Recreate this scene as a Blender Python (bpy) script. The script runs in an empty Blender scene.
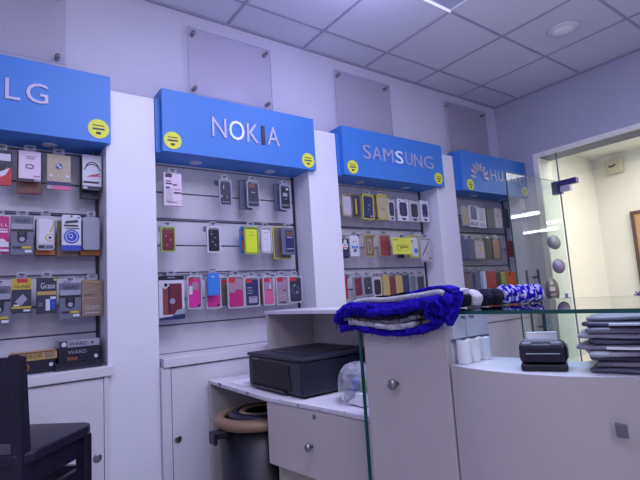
import bpy, bmesh, math, random
from mathutils import Vector, Matrix
random.seed(7)
HZ = 1.3                      # camera height; builders below take heights relative to it
C = bpy.context.scene.collection
PI = math.pi

# ---------------------------------------------------------------- materials
MATS = {}
def mat(name, col, rough=0.5, metal=0.0, noise=0.06, scale=14.0, spec=0.5, emit=None, es=0.0, bump=0.0):
    if name in MATS: return MATS[name]
    m = bpy.data.materials.new(name); m.use_nodes = True
    nt = m.node_tree; b = nt.nodes['Principled BSDF']
    tc = nt.nodes.new('ShaderNodeTexCoord'); n = nt.nodes.new('ShaderNodeTexNoise')
    n.inputs['Scale'].default_value = scale; n.inputs['Detail'].default_value = 4
    nt.links.new(tc.outputs['Object'], n.inputs['Vector'])
    r = nt.nodes.new('ShaderNodeValToRGB')
    r.color_ramp.elements[0].position = 0.3; r.color_ramp.elements[1].position = 0.7
    r.color_ramp.elements[0].color = tuple(max(0, c*(1-noise)) for c in col)+(1,)
    r.color_ramp.elements[1].color = tuple(min(1, c*(1+noise)) for c in col)+(1,)
    nt.links.new(n.outputs['Fac'], r.inputs['Fac']); nt.links.new(r.outputs['Color'], b.inputs['Base Color'])
    b.inputs['Roughness'].default_value = rough; b.inputs['Metallic'].default_value = metal
    b.inputs['Specular IOR Level'].default_value = spec
    if emit:
        b.inputs['Emission Color'].default_value = tuple(emit)+(1,); b.inputs['Emission Strength'].default_value = es
    if bump:
        bp = nt.nodes.new('ShaderNodeBump'); bp.inputs['Strength'].default_value = bump; bp.inputs['Distance'].default_value = 0.01
        nt.links.new(n.outputs['Fac'], bp.inputs['Height']); nt.links.new(bp.outputs['Normal'], b.inputs['Normal'])
    MATS[name] = m; return m
def rgb(name, r, g, b, **k):       # sRGB 0-255
    f = lambda c: ((c/255+0.055)/1.055)**2.4 if c > 10 else c/255/12.92
    return mat(name, (f(r), f(g), f(b)), **k)
def glass(name, tint, ior=1.45, rough=0.0, diff=0.0, dcol=(0.8, 0.8, 0.9)):
    if name in MATS: return MATS[name]
    m = bpy.data.materials.new(name); m.use_nodes = True; nt = m.node_tree; nt.nodes.clear()
    out = nt.nodes.new('ShaderNodeOutputMaterial'); t = nt.nodes.new('ShaderNodeBsdfTransparent'); t.inputs[0].default_value = tuple(tint)+(1,)
    g = nt.nodes.new('ShaderNodeBsdfGlossy'); g.inputs['Roughness'].default_value = rough
    fr = nt.nodes.new('ShaderNodeFresnel'); fr.inputs[0].default_value = ior
    mx = nt.nodes.new('ShaderNodeMixShader')
    nt.links.new(fr.outputs[0], mx.inputs[0]); nt.links.new(t.outputs[0], mx.inputs[1]); nt.links.new(g.outputs[0], mx.inputs[2])
    last = mx
    if diff:
        d = nt.nodes.new('ShaderNodeBsdfDiffuse'); d.inputs[0].default_value = tuple(dcol)+(1,)
        m2 = nt.nodes.new('ShaderNodeMixShader'); m2.inputs[0].default_value = diff
        nt.links.new(mx.outputs[0], m2.inputs[1]); nt.links.new(d.outputs[0], m2.inputs[2]); last = m2
    nt.links.new(last.outputs[0], out.inputs[0]); MATS[name] = m; return m

M = dict(
 wall=rgb('wall paint', 206, 203, 222, rough=.7, noise=.02, scale=3), wallR=rgb('right wall tone', 176, 176, 200, rough=.7, noise=.02, scale=3),  # wallR is a darker tone than wall
 ceil=rgb('ceiling tile', 206, 205, 220, rough=.9, noise=.03, scale=60), grid=rgb('ceiling grid metal', 160, 158, 178, rough=.6),
 cream=rgb('cream wall', 226, 225, 214, rough=.8, noise=.015, scale=3), floor=rgb('floor tile', 170, 165, 165, rough=.3, noise=.05, scale=5),
 white=rgb('white laminate', 212, 209, 220, rough=.35, noise=.025, scale=4), white2=rgb('pillar laminate', 222, 222, 238, rough=.4, noise=.02, scale=3),
 slat=rgb('slat board', 196, 194, 208, rough=.35, noise=.03, scale=6), groove=rgb('slat groove metal', 124, 122, 152, rough=.5),
 darkpost=rgb('dark corner post', 42, 44, 66, rough=.5),
 blue=rgb('sign blue', 58, 122, 208, rough=.45, noise=.03, scale=3), bluedk=rgb('sign blue underside', 34, 92, 180, rough=.5),
 silver=rgb('brushed silver', 176, 172, 200, rough=.4, metal=.2), lit=rgb('bright letter face', 235, 238, 250, rough=.3),
 dletter=rgb('dark letter face', 22, 22, 48, rough=.4), yellow=rgb('yellow sticker', 222, 226, 62, rough=.5, noise=.03), ink=rgb('dark print', 52, 48, 60, rough=.6),
 steel=rgb('steel', 150, 148, 152, rough=.3, metal=.9), lamp=rgb('dull lamp glass', 176, 180, 205, rough=.4),
 counter=rgb('counter laminate', 190, 183, 182, rough=.35, noise=.03, scale=3), ctop=rgb('counter top', 216, 213, 226, rough=.35, noise=.03, scale=8),
 worn=rgb('worn brown chipboard', 92, 66, 60, rough=.8, noise=.25, scale=60),
 gedge=rgb('glass edge green', 22, 78, 72, rough=.15, noise=.1, scale=20),
 black=rgb('black plastic', 20, 22, 40, rough=.4), black2=rgb('deep black plastic', 14, 14, 24, rough=.45), blackg=rgb('glossy black', 22, 23, 36, rough=.18),
 grey=rgb('grey plastic', 118, 120, 134, rough=.45), bin=rgb('bin plastic', 17, 17, 30, rough=.42), tan=rgb('tan rim plastic', 128, 104, 84, rough=.5, noise=.08),
 paper=rgb('white paper', 235, 235, 240, rough=.7), 
 wood=rgb('dark stained wood', 26, 24, 44, rough=.35, noise=.3, scale=18), 
 royal=rgb('royal blue cloth', 34, 18, 158, rough=.95, noise=.45, scale=90, bump=.6, spec=.1), cwhite=rgb('white cloth', 178, 176, 190, rough=.95, noise=.08, scale=90, bump=.6, spec=.1),
 cblack=rgb('black cloth', 30, 30, 46, rough=.95, noise=.4, scale=90, bump=.6, spec=.1), cgrey=rgb('grey cloth', 122, 118, 128, rough=.95, noise=.25, scale=90, bump=.6, spec=.1),
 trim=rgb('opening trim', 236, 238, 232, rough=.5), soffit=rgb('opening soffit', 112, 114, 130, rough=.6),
 patch=rgb('door patch metal', 62, 56, 122, rough=.35, metal=.3), orange=rgb('orange wood door', 192, 146, 104, rough=.5, noise=.12, scale=4), brown=rgb('dark door frame', 86, 70, 62, rough=.5),
 sleeve=rgb('grey plastic sleeve', 132, 129, 142, rough=.35, noise=.15, scale=12), sleeve2=rgb('dark plastic sleeve', 88, 85, 104, rough=.3, noise=.2, scale=12), sleeve3=rgb('pale plastic sleeve', 168, 166, 178, rough=.3, noise=.12, scale=12),
)
M['rimg'] = rgb('blister rim', 150, 150, 176, rough=.35)
M['rail'] = rgb('hook rail dark', 74, 72, 96, rough=.5)
M['pit'] = rgb('printer slot dark', 5, 5, 12, rough=.6)
M['glass'] = glass('clear pane glass', (.90, .95, .94)); M['gtop'] = glass('counter glass', (.80, .90, .90))
M['leafglass'] = glass('door leaf glass', (.80, .88, .87), diff=.10, dcol=(.62, .68, .66))
M['acrylic'] = glass('acrylic plate', (.95, .94, .97), ior=1.3, diff=.10, dcol=(.55, .52, .62))
M['film'] = glass('clear plastic film', (.88, .89, .95), ior=1.5, rough=.15, diff=.24, dcol=(.75, .76, .88))
M['lamp_on'] = mat('lit tube', (1, 1, 1), emit=(.95, .98, 1), es=22.0)
M['edge_glow'] = mat('glowing panel edge', (1, 1, 1), emit=(.85, .85, 1), es=.5)
PAL = dict(pinkw=(214, 196, 220), magenta=(178, 34, 112), pink=(206, 44, 146), rose=(206, 92, 140), maroon=(104, 34, 56), red=(158, 26, 44), beige=(172, 160, 140), brownb=(112, 76, 66),
 grey=(104, 106, 126), lgrey=(148, 150, 168), dgrey=(50, 50, 70), navy=(40, 44, 92), blk=(26, 26, 42), wht=(202, 202, 218), skyb=(52, 124, 212), royb=(44, 70, 176), yel=(192, 192, 66), lime=(206, 224, 48),
 ylw2=(186, 166, 62), gold=(178, 154, 92), org=(226, 110, 52), grn=(150, 170, 90), cop=(150, 104, 96), redbr=(132, 62, 66), sgrey=(94, 98, 124), mauve=(150, 128, 150), tanb=(138, 118, 104), coffee=(112, 100, 96), card=(208, 212, 70), rbox=(186, 44, 58), oran2=(206, 120, 66), pale=(180, 176, 190))
def pm(k):
    if k in PAL: return rgb('print '+k, *PAL[k], rough=.4, noise=.04)
    return M[k]

# ---------------------------------------------------------------- mesh builder
class MB:
    def __init__(s): s.v = []; s.f = []; s.m = []; s.ms = []; s.sm = []
    def mi(s, m):
        if m not in s.ms: s.ms.append(m)
        return s.ms.index(m)
    def add(s, vs, fs, m, smooth=False, T=None):
        o = len(s.v); i = s.mi(m)
        s.v += [tuple(T @ Vector(p)) if T is not None else tuple(p) for p in vs]
        for f in fs: s.f.append(tuple(o+k for k in f)); s.m.append(i); s.sm.append(smooth)
        return s
    def box(s, x0, x1, y0, y1, z0, z1, m, T=None):
        v = [(x, y, z) for x in (x0, x1) for y in (y0, y1) for z in (z0, z1)]
        return s.add(v, [(0,1,3,2),(4,6,7,5),(0,4,5,1),(2,3,7,6),(0,2,6,4),(1,5,7,3)], m, T=T)
    def bev(s, x0, x1, y0, y1, z0, z1, m, r=.004, seg=2, T=None, smooth=False):
        bm = bmesh.new(); bmesh.ops.create_cube(bm, size=1)
        for v in bm.verts: v.co = Vector(((x0+x1)/2+v.co.x*(x1-x0), (y0+y1)/2+v.co.y*(y1-y0), (z0+z1)/2+v.co.z*(z1-z0)))
        bmesh.ops.bevel(bm, geom=list(bm.edges), offset=r, segments=seg, profile=.5, affect='EDGES')
        bm.verts.index_update()
        s.add([v.co[:] for v in bm.verts], [[v.index for v in f.verts] for f in bm.faces], m, smooth, T); bm.free(); return s
    def prism(s, poly, a, b, m, axis='y', T=None, smooth=False):
        # poly in the two other axes: y -> (x,z); z -> (x,y); x -> (y,z)
        def P(p, t): return (p[0], t, p[1]) if axis == 'y' else ((p[0], p[1], t) if axis == 'z' else (t, p[0], p[1]))
        n = len(poly); v = [P(p, a) for p in poly]+[P(p, b) for p in poly]
        o = len(s.v)
        s.add(v, [tuple(range(n))[::-1], tuple(range(n, 2*n))], m, T=T)
        i = s.mi(m)
        for k in range(n):
            j = (k+1) % n; s.f.append((o+k, o+j, o+n+j, o+n+k)); s.m.append(i); s.sm.append(smooth)
        return s
    def lathe(s, c, prof, m, n=24, axis='z', smooth=True, sx=1, sy=1, T=None):
        v = []; f = []
        for (r, h) in prof:
            for k in range(n):
                a = 2*PI*k/n; p, q = r*math.cos(a)*sx, r*math.sin(a)*sy
                v.append((c[0]+p, c[1]+q, c[2]+h) if axis == 'z' else ((c[0]+p, c[1]+h, c[2]+q) if axis == 'y' else (c[0]+h, c[1]+p, c[2]+q)))
        for i in range(len(prof)-1):
            for k in range(n):
                j = (k+1) % n; f.append((i*n+k, i*n+j, (i+1)*n+j, (i+1)*n+k))
        f.append(tuple(range(n))); f.append(tuple(range((len(prof)-1)*n, len(prof)*n)))
        return s.add(v, f, m, smooth, T)
    def cyl(s, c, r, h, m, axis='z', n=20, T=None, smooth=True): return s.lathe(c, [(r, 0), (r, h)], m, n, axis, smooth, T=T)
    def tube(s, pts, r, m, n=8, T=None):
        pts = [Vector(p) for p in pts]; v = []; f = []
        for i, p in enumerate(pts):
            d = (pts[min(i+1, len(pts)-1)]-pts[max(i-1, 0)]).normalized()
            u = d.cross(Vector((0, 0, 1)) if abs(d.z) < .9 else Vector((1, 0, 0))).normalized(); w = d.cross(u)
            rr = r[i] if isinstance(r, (list, tuple)) else r
            for k in range(n):
                a = 2*PI*k/n; v.append(tuple(p+u*math.cos(a)*rr+w*math.sin(a)*rr))
        for i in range(len(pts)-1):
            for k in range(n):
                j = (k+1) % n; f.append((i*n+k, i*n+j, (i+1)*n+j, (i+1)*n+k))
        f.append(tuple(range(n))); f.append(tuple(range((len(pts)-1)*n, len(pts)*n)))
        return s.add(v, f, m, True, T)
    def text(s, body, x0, x1, z0, z1, y, m, th=.0006, font_fit=True, T=None):
        """upright lettering facing -y, fitted to the rectangle"""
        vs, ps = text_mesh(body)
        if not vs: return s
        xs = [p[0] for p in vs]; ys = [p[1] for p in vs]
        a, b, c, d = min(xs), max(xs), min(ys), max(ys)
        sx = (x1-x0)/max(b-a, 1e-6); sz = (z1-z0)/max(d-c, 1e-6)
        n = len(vs)
        V = [(x0+(p[0]-a)*sx, y, z0+(p[1]-c)*sz) for p in vs]; V2 = [(p[0], y-th, p[2]) for p in V]
        fs = [tuple(i+n for i in f) for f in ps]
        from collections import Counter
        ed = Counter()
        for f in ps:
            for i in range(len(f)): ed[(f[i], f[(i+1) % len(f)])] += 1
        for (i, j) in list(ed):
            if (j, i) not in ed: fs.append((i, j, j+n, i+n))
        return s.add(V+V2, fs, m, T=T)
    def build(s, name, parent=None, loc=None, bevel=0, sub=0, rz=0):
        org = Vector(loc) if loc is not None else Vector((0, 0, 0))
        me = bpy.data.meshes.new(name)
        if parent is not None: base = Vector(parent['_o'])
        else: base = org
        me.from_pydata([tuple(Vector(p)-base) for p in s.v], [], s.f)
        for m in s.ms: me.materials.append(m)
        me.polygons.foreach_set('material_index', s.m); me.polygons.foreach_set('use_smooth', s.sm); me.update()
        bm = bmesh.new(); bm.from_mesh(me); bmesh.ops.recalc_face_normals(bm, faces=bm.faces); bm.to_mesh(me); bm.free()
        o = bpy.data.objects.new(name, me); C.objects.link(o)
        o['_o'] = tuple(base)
        if parent is not None: o.parent = parent
        else: o.location = base+Vector((0, 0, HZ))
        if bevel:
            md = o.modifiers.new('bevel', 'BEVEL'); md.width = bevel; md.segments = 2; md.limit_method = 'ANGLE'
        if sub:
            md = o.modifiers.new('sub', 'SUBSURF'); md.levels = sub; md.render_levels = sub
        return o
_TC = {}
def text_mesh(body):
    if body in _TC: return _TC[body]
    cu = bpy.data.curves.new('t', 'FONT'); cu.body = body; cu.resolution_u = 3
    ob = bpy.data.objects.new('t', cu); C.objects.link(ob)
    dg = bpy.context.evaluated_depsgraph_get(); me = bpy.data.meshes.new_from_object(ob.evaluated_get(dg))
    r = ([tuple(v.co) for v in me.vertices], [tuple(p.vertices) for p in me.polygons])
    bpy.data.objects.remove(ob); bpy.data.curves.remove(cu); bpy.data.meshes.remove(me)
    _TC[body] = r; return r
def thing(name, label, cat, loc, group=None, rz=0):
    o = bpy.data.objects.new(name, None); C.objects.link(o); o.empty_display_size = .05
    o.location = (loc[0], loc[1], loc[2]+HZ); o['_o'] = tuple(loc); o.rotation_euler = (0, 0, rz)
    o['label'] = label; o['category'] = cat
    if group: o['group'] = group
    return o
def tag(o, label, cat, group=None):
    o['label'] = label; o['category'] = cat
    if group: o['group'] = group
    return o
def struct(o): o['kind'] = 'structure'; return o
def rrect(x0, x1, z0, z1, r, n=4):
    p = []
    for cx, cz, a0 in ((x1-r, z1-r, 0), (x0+r, z1-r, 90), (x0+r, z0+r, 180), (x1-r, z0+r, 270)):
        for k in range(n+1):
            a = math.radians(a0+90*k/n); p.append((cx+r*math.cos(a), cz+r*math.sin(a)))
    return p

# ---------------------------------------------------------------- room shell
XR, YW, ZC, ZF = 4.277, 2.65, 1.82, -1.3
XL, YB = -1.9, -2.7
struct(MB().box(XL-.1, 6.5, YB-.1, 2.8, ZF-.1, ZF, M['floor']).build('floor'))
struct(MB().box(XL-.1, XR+.25, YW, YW+.12, ZF, ZC, M['wall']).build('wall_back'))
struct(MB().box(XL-.1, XL, YB, YW, ZF, ZC, M['wall']).build('wall_left'))
struct(MB().box(XL-.1, XR+.25, YB-.1, YB, ZF, ZC, M['wall']).build('wall_front'))
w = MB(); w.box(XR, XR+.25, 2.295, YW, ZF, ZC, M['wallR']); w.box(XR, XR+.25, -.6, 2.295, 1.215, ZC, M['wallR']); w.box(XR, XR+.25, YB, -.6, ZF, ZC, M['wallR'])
struct(w.build('wall_right'))
struct(MB().box(XL-.1, XR+.25, YB-.1, YW+.1, ZC, ZC+.1, M['ceil']).build('ceiling'))
g = MB()
xs = [2.484+.6*k for k in range(-8, 4)]; ys = [2.38-.6*k for k in range(0, 9)]
for x in xs:
    if XL < x < XR: g.box(x-.008, x+.008, YB, YW, ZC-.006, ZC, M['grid'])
for y in ys: g.box(XL, XR, y-.008, y+.008, ZC-.0065, ZC, M['grid'])
g.box(XL, XR, YW-.02, YW, ZC-.012, ZC, M['grid']); g.box(XR-.02, XR, YB, YW, ZC-.012, ZC, M['grid'])
struct(g.build('trim_1'))
# opening trim
t = MB(); t.box(XR-.012, XR+.02, 2.25, 2.30, ZF, 1.177, M['trim']); t.box(XR-.012, XR+.02, -.65, 2.3, 1.1775, 1.218, M['trim'])
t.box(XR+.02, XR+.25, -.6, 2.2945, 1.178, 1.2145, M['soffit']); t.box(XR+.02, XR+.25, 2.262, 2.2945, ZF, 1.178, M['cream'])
struct(t.build('trim_2'))
# room beyond
struct(MB().box(6.35, 6.47, -2.7, 2.65, ZF, 1.52, M['cream']).build('wall_far'))
struct(MB().box(XR+.25, 6.47, 2.65, 2.77, ZF, 1.52, M['cream']).build('wall_beyond'))
struct(MB().box(XR+.25, 6.47, -2.8, -2.7, ZF, 1.52, M['cream']).build('wall_end'))
struct(MB().box(XR+.25, 6.47, -2.7, 2.77, 1.52, 1.6, M['cream']).build('ceiling_beyond'))
# orange door far room
d = thing('door_2', 'orange wooden door in a thin dark frame in the cream room beyond the glass', 'door', (6.34, 1.8, ZF)); d['kind'] = 'structure'
MB().box(6.315, 6.349, 1.38, 2.25, ZF, .735, M['orange']).build('panel', d)
MB().box(6.30, 6.349, 2.25, 2.285, ZF, .77, M['brown']).box(6.30, 6.349, 1.345, 1.38, ZF, .77, M['brown']).box(6.30, 6.349, 1.38, 2.25, .735, .77, M['brown']).build('door_frame', d)
# glazing of the opening
s = MB()
for a in [(1.2, 2.082, .93, 1.178), (2.092, 2.262, -1.3, 1.178), (-.6, 1.19, -1.3, 1.178)]:
    s.add([(XR+.012, a[0], a[2]), (XR+.012, a[1], a[2]), (XR+.012, a[1], a[3]), (XR+.012, a[0], a[3])], [(0, 1, 2, 3)], M['glass'])
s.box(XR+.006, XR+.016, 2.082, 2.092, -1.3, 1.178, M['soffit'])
win = struct(s.build('window_1'))
# open glass door leaf
leaf = thing('door_1', 'frameless clear glass door standing open in front of the far display bay', 'door', (4.27, 2.087, ZF)); leaf['kind'] = 'structure'
yl = 2.087
lf = MB()
lf.add([(3.43, yl, -1.28), (4.25, yl, -1.28), (4.25, yl, .90), (3.43, yl, .90)], [(0, 1, 2, 3)], M['leafglass'])
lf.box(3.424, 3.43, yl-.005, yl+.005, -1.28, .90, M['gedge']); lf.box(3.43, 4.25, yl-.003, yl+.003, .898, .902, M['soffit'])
lf.build('pane', leaf)
p = MB(); p.box(XR-.02, XR+.03, 1.925, 2.15, .855, .905, M['patch']); p.box(XR-.02, XR+.03, 2.07, 2.15, .785, .862, M['patch']); p.box(XR-.024, XR+.02, 1.985, 2.07, .80, .845, M['lamp'])
p.build('hinge', leaf)
h = MB(); h.tube([(3.655, yl-.05, .10), (3.655, yl-.055, -.1), (3.655, yl-.055, -.3), (3.655, yl-.05, -.42)], .011, M['ink'])
for z in (.04, -.36): h.tube([(3.655, yl-.05, z), (3.655, yl-.001, z)], .007, M['ink'])
h.tube([(3.655, yl+.05, .10), (3.655, yl+.05, -.42)], .009, M['ink'])
h.build('handle', leaf)
def disc(x, z, rx, rz, name, mats, par, lab):
    q = MB(); q.lathe((x, yl-.002, z), [(1, 0), (1, -.001)], mats[0], 32, 'y', sx=rx, sy=rz); q.lathe((x, yl-.0032, z), [(.8, 0), (.8, -.0006)], mats[1], 32, 'y', sx=rx, sy=rz)
    return q
g1 = rgb('sticker slate', 92, 104, 120, rough=.5); g2 = rgb('sticker slate pale', 112, 124, 138, rough=.5); g3 = rgb('sticker violet', 84, 78, 122, rough=.5); g4 = rgb('sticker violet pale', 112, 104, 150, rough=.5); g5 = rgb('sticker dark', 74, 70, 72, rough=.5)
o = disc(4.06, .335, .112, .063, '', (g1, g2), leaf, '').build('sticker', leaf); o['label'] = 'round slate blue sticker'
o = disc(4.09, .125, .110, .063, '', (g3, g4), leaf, '').build('sticker', leaf); o['label'] = 'round violet sticker'
q = disc(3.935, -.085, .112, .112, '', (g5, g5), leaf, '')
q.box(3.905, 3.955, yl-.006, yl-.0034, -.03, .0, M['sleeve3']); q.box(3.885, 3.975, yl-.006, yl-.0034, -.085, -.05, M['sleeve3']); q.box(3.89, 3.985, yl-.006, yl-.0034, -.125, -.105, M['grey'])
q.box(3.895, 3.98, yl-.006, yl-.0034, -.15, -.14, M['grey'])
o = q.build('sticker', leaf); o['label'] = 'dark oval opening notice sticker'
bl = rgb('small blue mark', 60, 56, 150, rough=.6)
def star(c, r, axis, mb):
    for k in range(3):
        a = PI*k/3; dx, dz = math.cos(a)*r, math.sin(a)*r
        if axis == 'y': mb.tube([(c[0]-dx, c[1], c[2]-dz), (c[0]+dx, c[1], c[2]+dz)], r*.14, bl, 5)
        else: mb.tube([(c[0], c[1]-dx, c[2]-dz), (c[0], c[1]+dx, c[2]+dz)], r*.14, bl, 5)
q = MB(); star((4.16, yl-.004, -.155), .045, 'y', q); o = q.build('sticker', leaf); o['label'] = 'small blue star mark'
q = MB(); star((6.345, 2.335, -.225), .045, 'x', q); tag(q.build('wall_sticker', loc=(6.345, 2.335, -.225)), 'small blue star sticker on the cream wall beside the orange door', 'sticker')
b = thing('wall_box', 'small cream plastic box fixed high on the cream wall beyond the glass', 'box', (6.35, 2.38, 1.36))
MB().bev(6.26, 6.35, 2.29, 2.47, 1.265, 1.44, rgb('box cream', 186, 182, 160, rough=.5), .012).build('casing', b)
MB().box(6.255, 6.262, 2.37, 2.43, 1.345, 1.365, M['ink']).box(6.255, 6.262, 2.35, 2.37, 1.355, 1.375, M['ink']).build('indicator', b)
# strip lights added unseen on the far wall, for streaks mirrored in door leaf
for k, (a, bb, z, wd, lab) in enumerate([(.33, .79, .965, .05, 'topmost white strip light added out of view to mirror in the glass door'), (.86, 1.22, .80, .035, 'short white strip light added out of view to mirror beside the door hinge'), (.50, 1.01, .705, .03, 'lowest white strip light added out of view to mirror in the glass door')]):
    L = thing('added_strip_light', lab, 'light', (6.35, a, z), 'strip lights added unseen in the cream room')
    MB().box(6.31, 6.349, a, bb, z-wd/2-.01, z+wd/2+.01, M['trim']).build('housing', L); MB().bev(6.285, 6.31, a+.01, bb-.01, z-wd/2, z+wd/2, M['lamp_on'], .008).build('diffuser', L)

# ---------------------------------------------------------------- ceiling fittings
L = thing('downlight', 'round white recessed downlight in the ceiling near the corner of the room', 'light', (3.405, 1.49, ZC))
MB().lathe((3.405, 1.49, ZC-.014), [(.075, .0), (.105, .004), (.112, .013)], M['white'], 32).build('bezel', L)
MB().lathe((3.405, 1.49, ZC-.018), [(.03, 0), (.07, .004), (.078, .009)], M['paper'], 32).build('diffuser', L)
def panel(i, j, lab):
    x0 = 2.484-.6*i; y0 = 1.78-.6*j
    L = thing('ceiling_light', lab, 'light', (x0-.3, y0-.3, ZC), 'square panels in the ceiling grid')
    f = MB(); f.box(x0-.6, x0, y0-.012, y0+.002, ZC-.010, ZC-.001, M['edge_glow']); f.box(x0-.6, x0, y0-.6, y0-.58, ZC-.010, ZC-.001, M['lit']); f.box(x0-.6, x0-.58, y0-.58, y0-.022, ZC-.010, ZC-.001, M['lit']); f.box(x0-.02, x0, y0-.58, y0-.022, ZC-.010, ZC-.001, M['lit']); f.build('frame', L)  # only one edge bar of the frame glows; the diffuser is dull
    MB().box(x0-.58, x0-.02, y0-.58, y0-.022, ZC-.006, ZC-.002, M['lamp']).build('diffuser', L)
panel(1-1, 0, 'square ceiling light panel whose bright edge strip shows at the top of the picture')

# ---------------------------------------------------------------- display wall
BAYS = [(-.50, .487), (.731, 1.714), (1.96, 2.98), (3.22, 4.19)]
SIGNS = [(-.52, .503), (.758, 1.751), (1.988, 3.032), (3.277, 4.274)]
NAMES = ['first', 'second', 'third', 'fourth']
WORDS = ['LG', 'NOKIA', 'SAMSUNG', 'HUAWEI']
PF, SF, ZT, ZB, ZL = 2.43, 2.39, 1.158, .811, -.265
PILL = [(-.75, -.50, 'white display pillar at the far end beyond the shortest sign'), (.487, .731, 'white display pillar between the two-letter sign and the five-letter sign'), (1.714, 1.96, 'white display pillar between the five-letter and seven-letter signs'), (2.98, 3.22, 'white display pillar between the last two blue signs'), (4.19, 4.276, 'narrow white display pillar against the right wall')]
for a, b, lab in PILL:
    o = MB().bev(a+.001, b-.001, PF, YW-.001, ZF, 1.106, M['white2'], .003).build('display_pillar', loc=((a+b)/2, PF, ZF)); tag(o, lab, 'pillar')
BACKS = []
GR = [.80, .64, .48, .335, .18, .03, -.11]
for i, (a, b) in enumerate(BAYS):
    S = thing('slat_wall', 'white slatted display board with dark grooves under the %s sign' % WORDS[i], 'display board', ((a+b)/2, 2.645, ZL), 'slatted display boards')
    m = MB(); m.box(a+.002, b-.002, 2.638, 2.649, -.26, 1.0, M['groove'])
    zz = [.95]+GR+[-.267]
    for k in range(len(zz)-1): m.bev(a+.002, b-.014, 2.620, 2.640, zz[k+1]+.0035, zz[k]-.0035, M['slat'], .003)
    m.build('board', S)
    MB().box(b-.013, b-.001, 2.612, 2.638, -.26, .95, M['darkpost']).build('corner_post', S)
    BACKS.append(S)
    # base cabinet
    x0, x1 = a-.0, b+.0
    k = thing('base_cabinet', ['white base cabinet with small boxes on its ledge behind the dark chair', 'white base cabinet under the five-letter sign beside the trash bin', 'white base cabinet under the seven-letter sign hidden behind the desk', 'white base cabinet under the last sign seen through the counter glass'][i], 'cabinet', ((a+b)/2, 2.40, ZF), 'base cabinets under the display boards')
    MB().bev(x0-.01+(.02 if i == 1 else 0), x1+.02, 2.395, 2.619, ZL-.045, ZL, M['white'], .003).build('ledge', k)
    c = MB(); c.box(a+.03, b-.03, 2.425, 2.648, ZF, ZL-.046, M['white']); c.box(x0, x0+.045, 2.405, 2.648, ZF, ZL-.046, M['white']); c.box(b-.02, b+.0, 2.405, 2.648, ZF, ZL-.046, M['white']); c.build('carcass', k)
    mid = (a+b)/2+.0
    for (u, v, hx) in ((a+.05, mid-.002, a+.075), (mid+.002, b-.022, b-.05)):
        dd = MB().bev(u, v, 2.408, 2.424, ZF+.08, ZL-.052, M['white'], .002).build('door', k)
        MB().lathe((hx, 2.408, -.665), [(.018, 0), (.018, -.004), (.011, -.005)], M['steel'], 16, 'y').build('lock', dd)

def hookpart(S, x, z, y0=2.46):
    m = MB(); m.tube([(x, 2.622, z), (x, y0+.01, z), (x, y0, z+.006)], .0022, M['steel'], 6); m.box(x-.012, x+.012, 2.612, 2.621, z-.02, z+.008, M['groove'])
    m.build('hook', S)

# signs
LET = [
 [('L', 0.066, 0.123), ('G', 0.145, 0.232)],
 [('N', 1.037, 1.124), ('O', 1.142, 1.239), ('K', 1.256, 1.334), ('I', 1.355, 1.377), ('A', 1.393, 1.479)],
 [('S', 2.164, 2.242), ('A', 2.256, 2.346), ('M', 2.363, 2.466), ('S', 2.488, 2.571), ('U', 2.596, 2.670), ('N', 2.690, 2.777), ('G', 2.801, 2.909)],
 [('H', 3.677, 3.762), ('U', 3.790, 3.872), ('A', 3.888, 3.982), ('W', 3.995, 4.112), ('E', 4.135, 4.190), ('I', 4.215, 4.230)],
]
LZ = [(0.955, 1.052), (0.931, 1.047), (0.945, 1.046), (0.931, 1.033)]
STK = [[(.447, .877)], [(.812, .873), (1.69, .870)], [(2.065, .870), (2.964, .876)], [(3.377, .864), (4.222, .872)]]
DL = [[.253, -.27], [.991, 1.487], [2.247, 2.727], [3.602, 4.05]]
SL = ['blue box sign with the letters LG in silver', 'blue box sign with the word NOKIA, its I dark', 'blue box sign with the word SAMSUNG, one S brighter', 'blue box sign with a petal emblem and the word HUAWEI behind the glass door']
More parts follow.
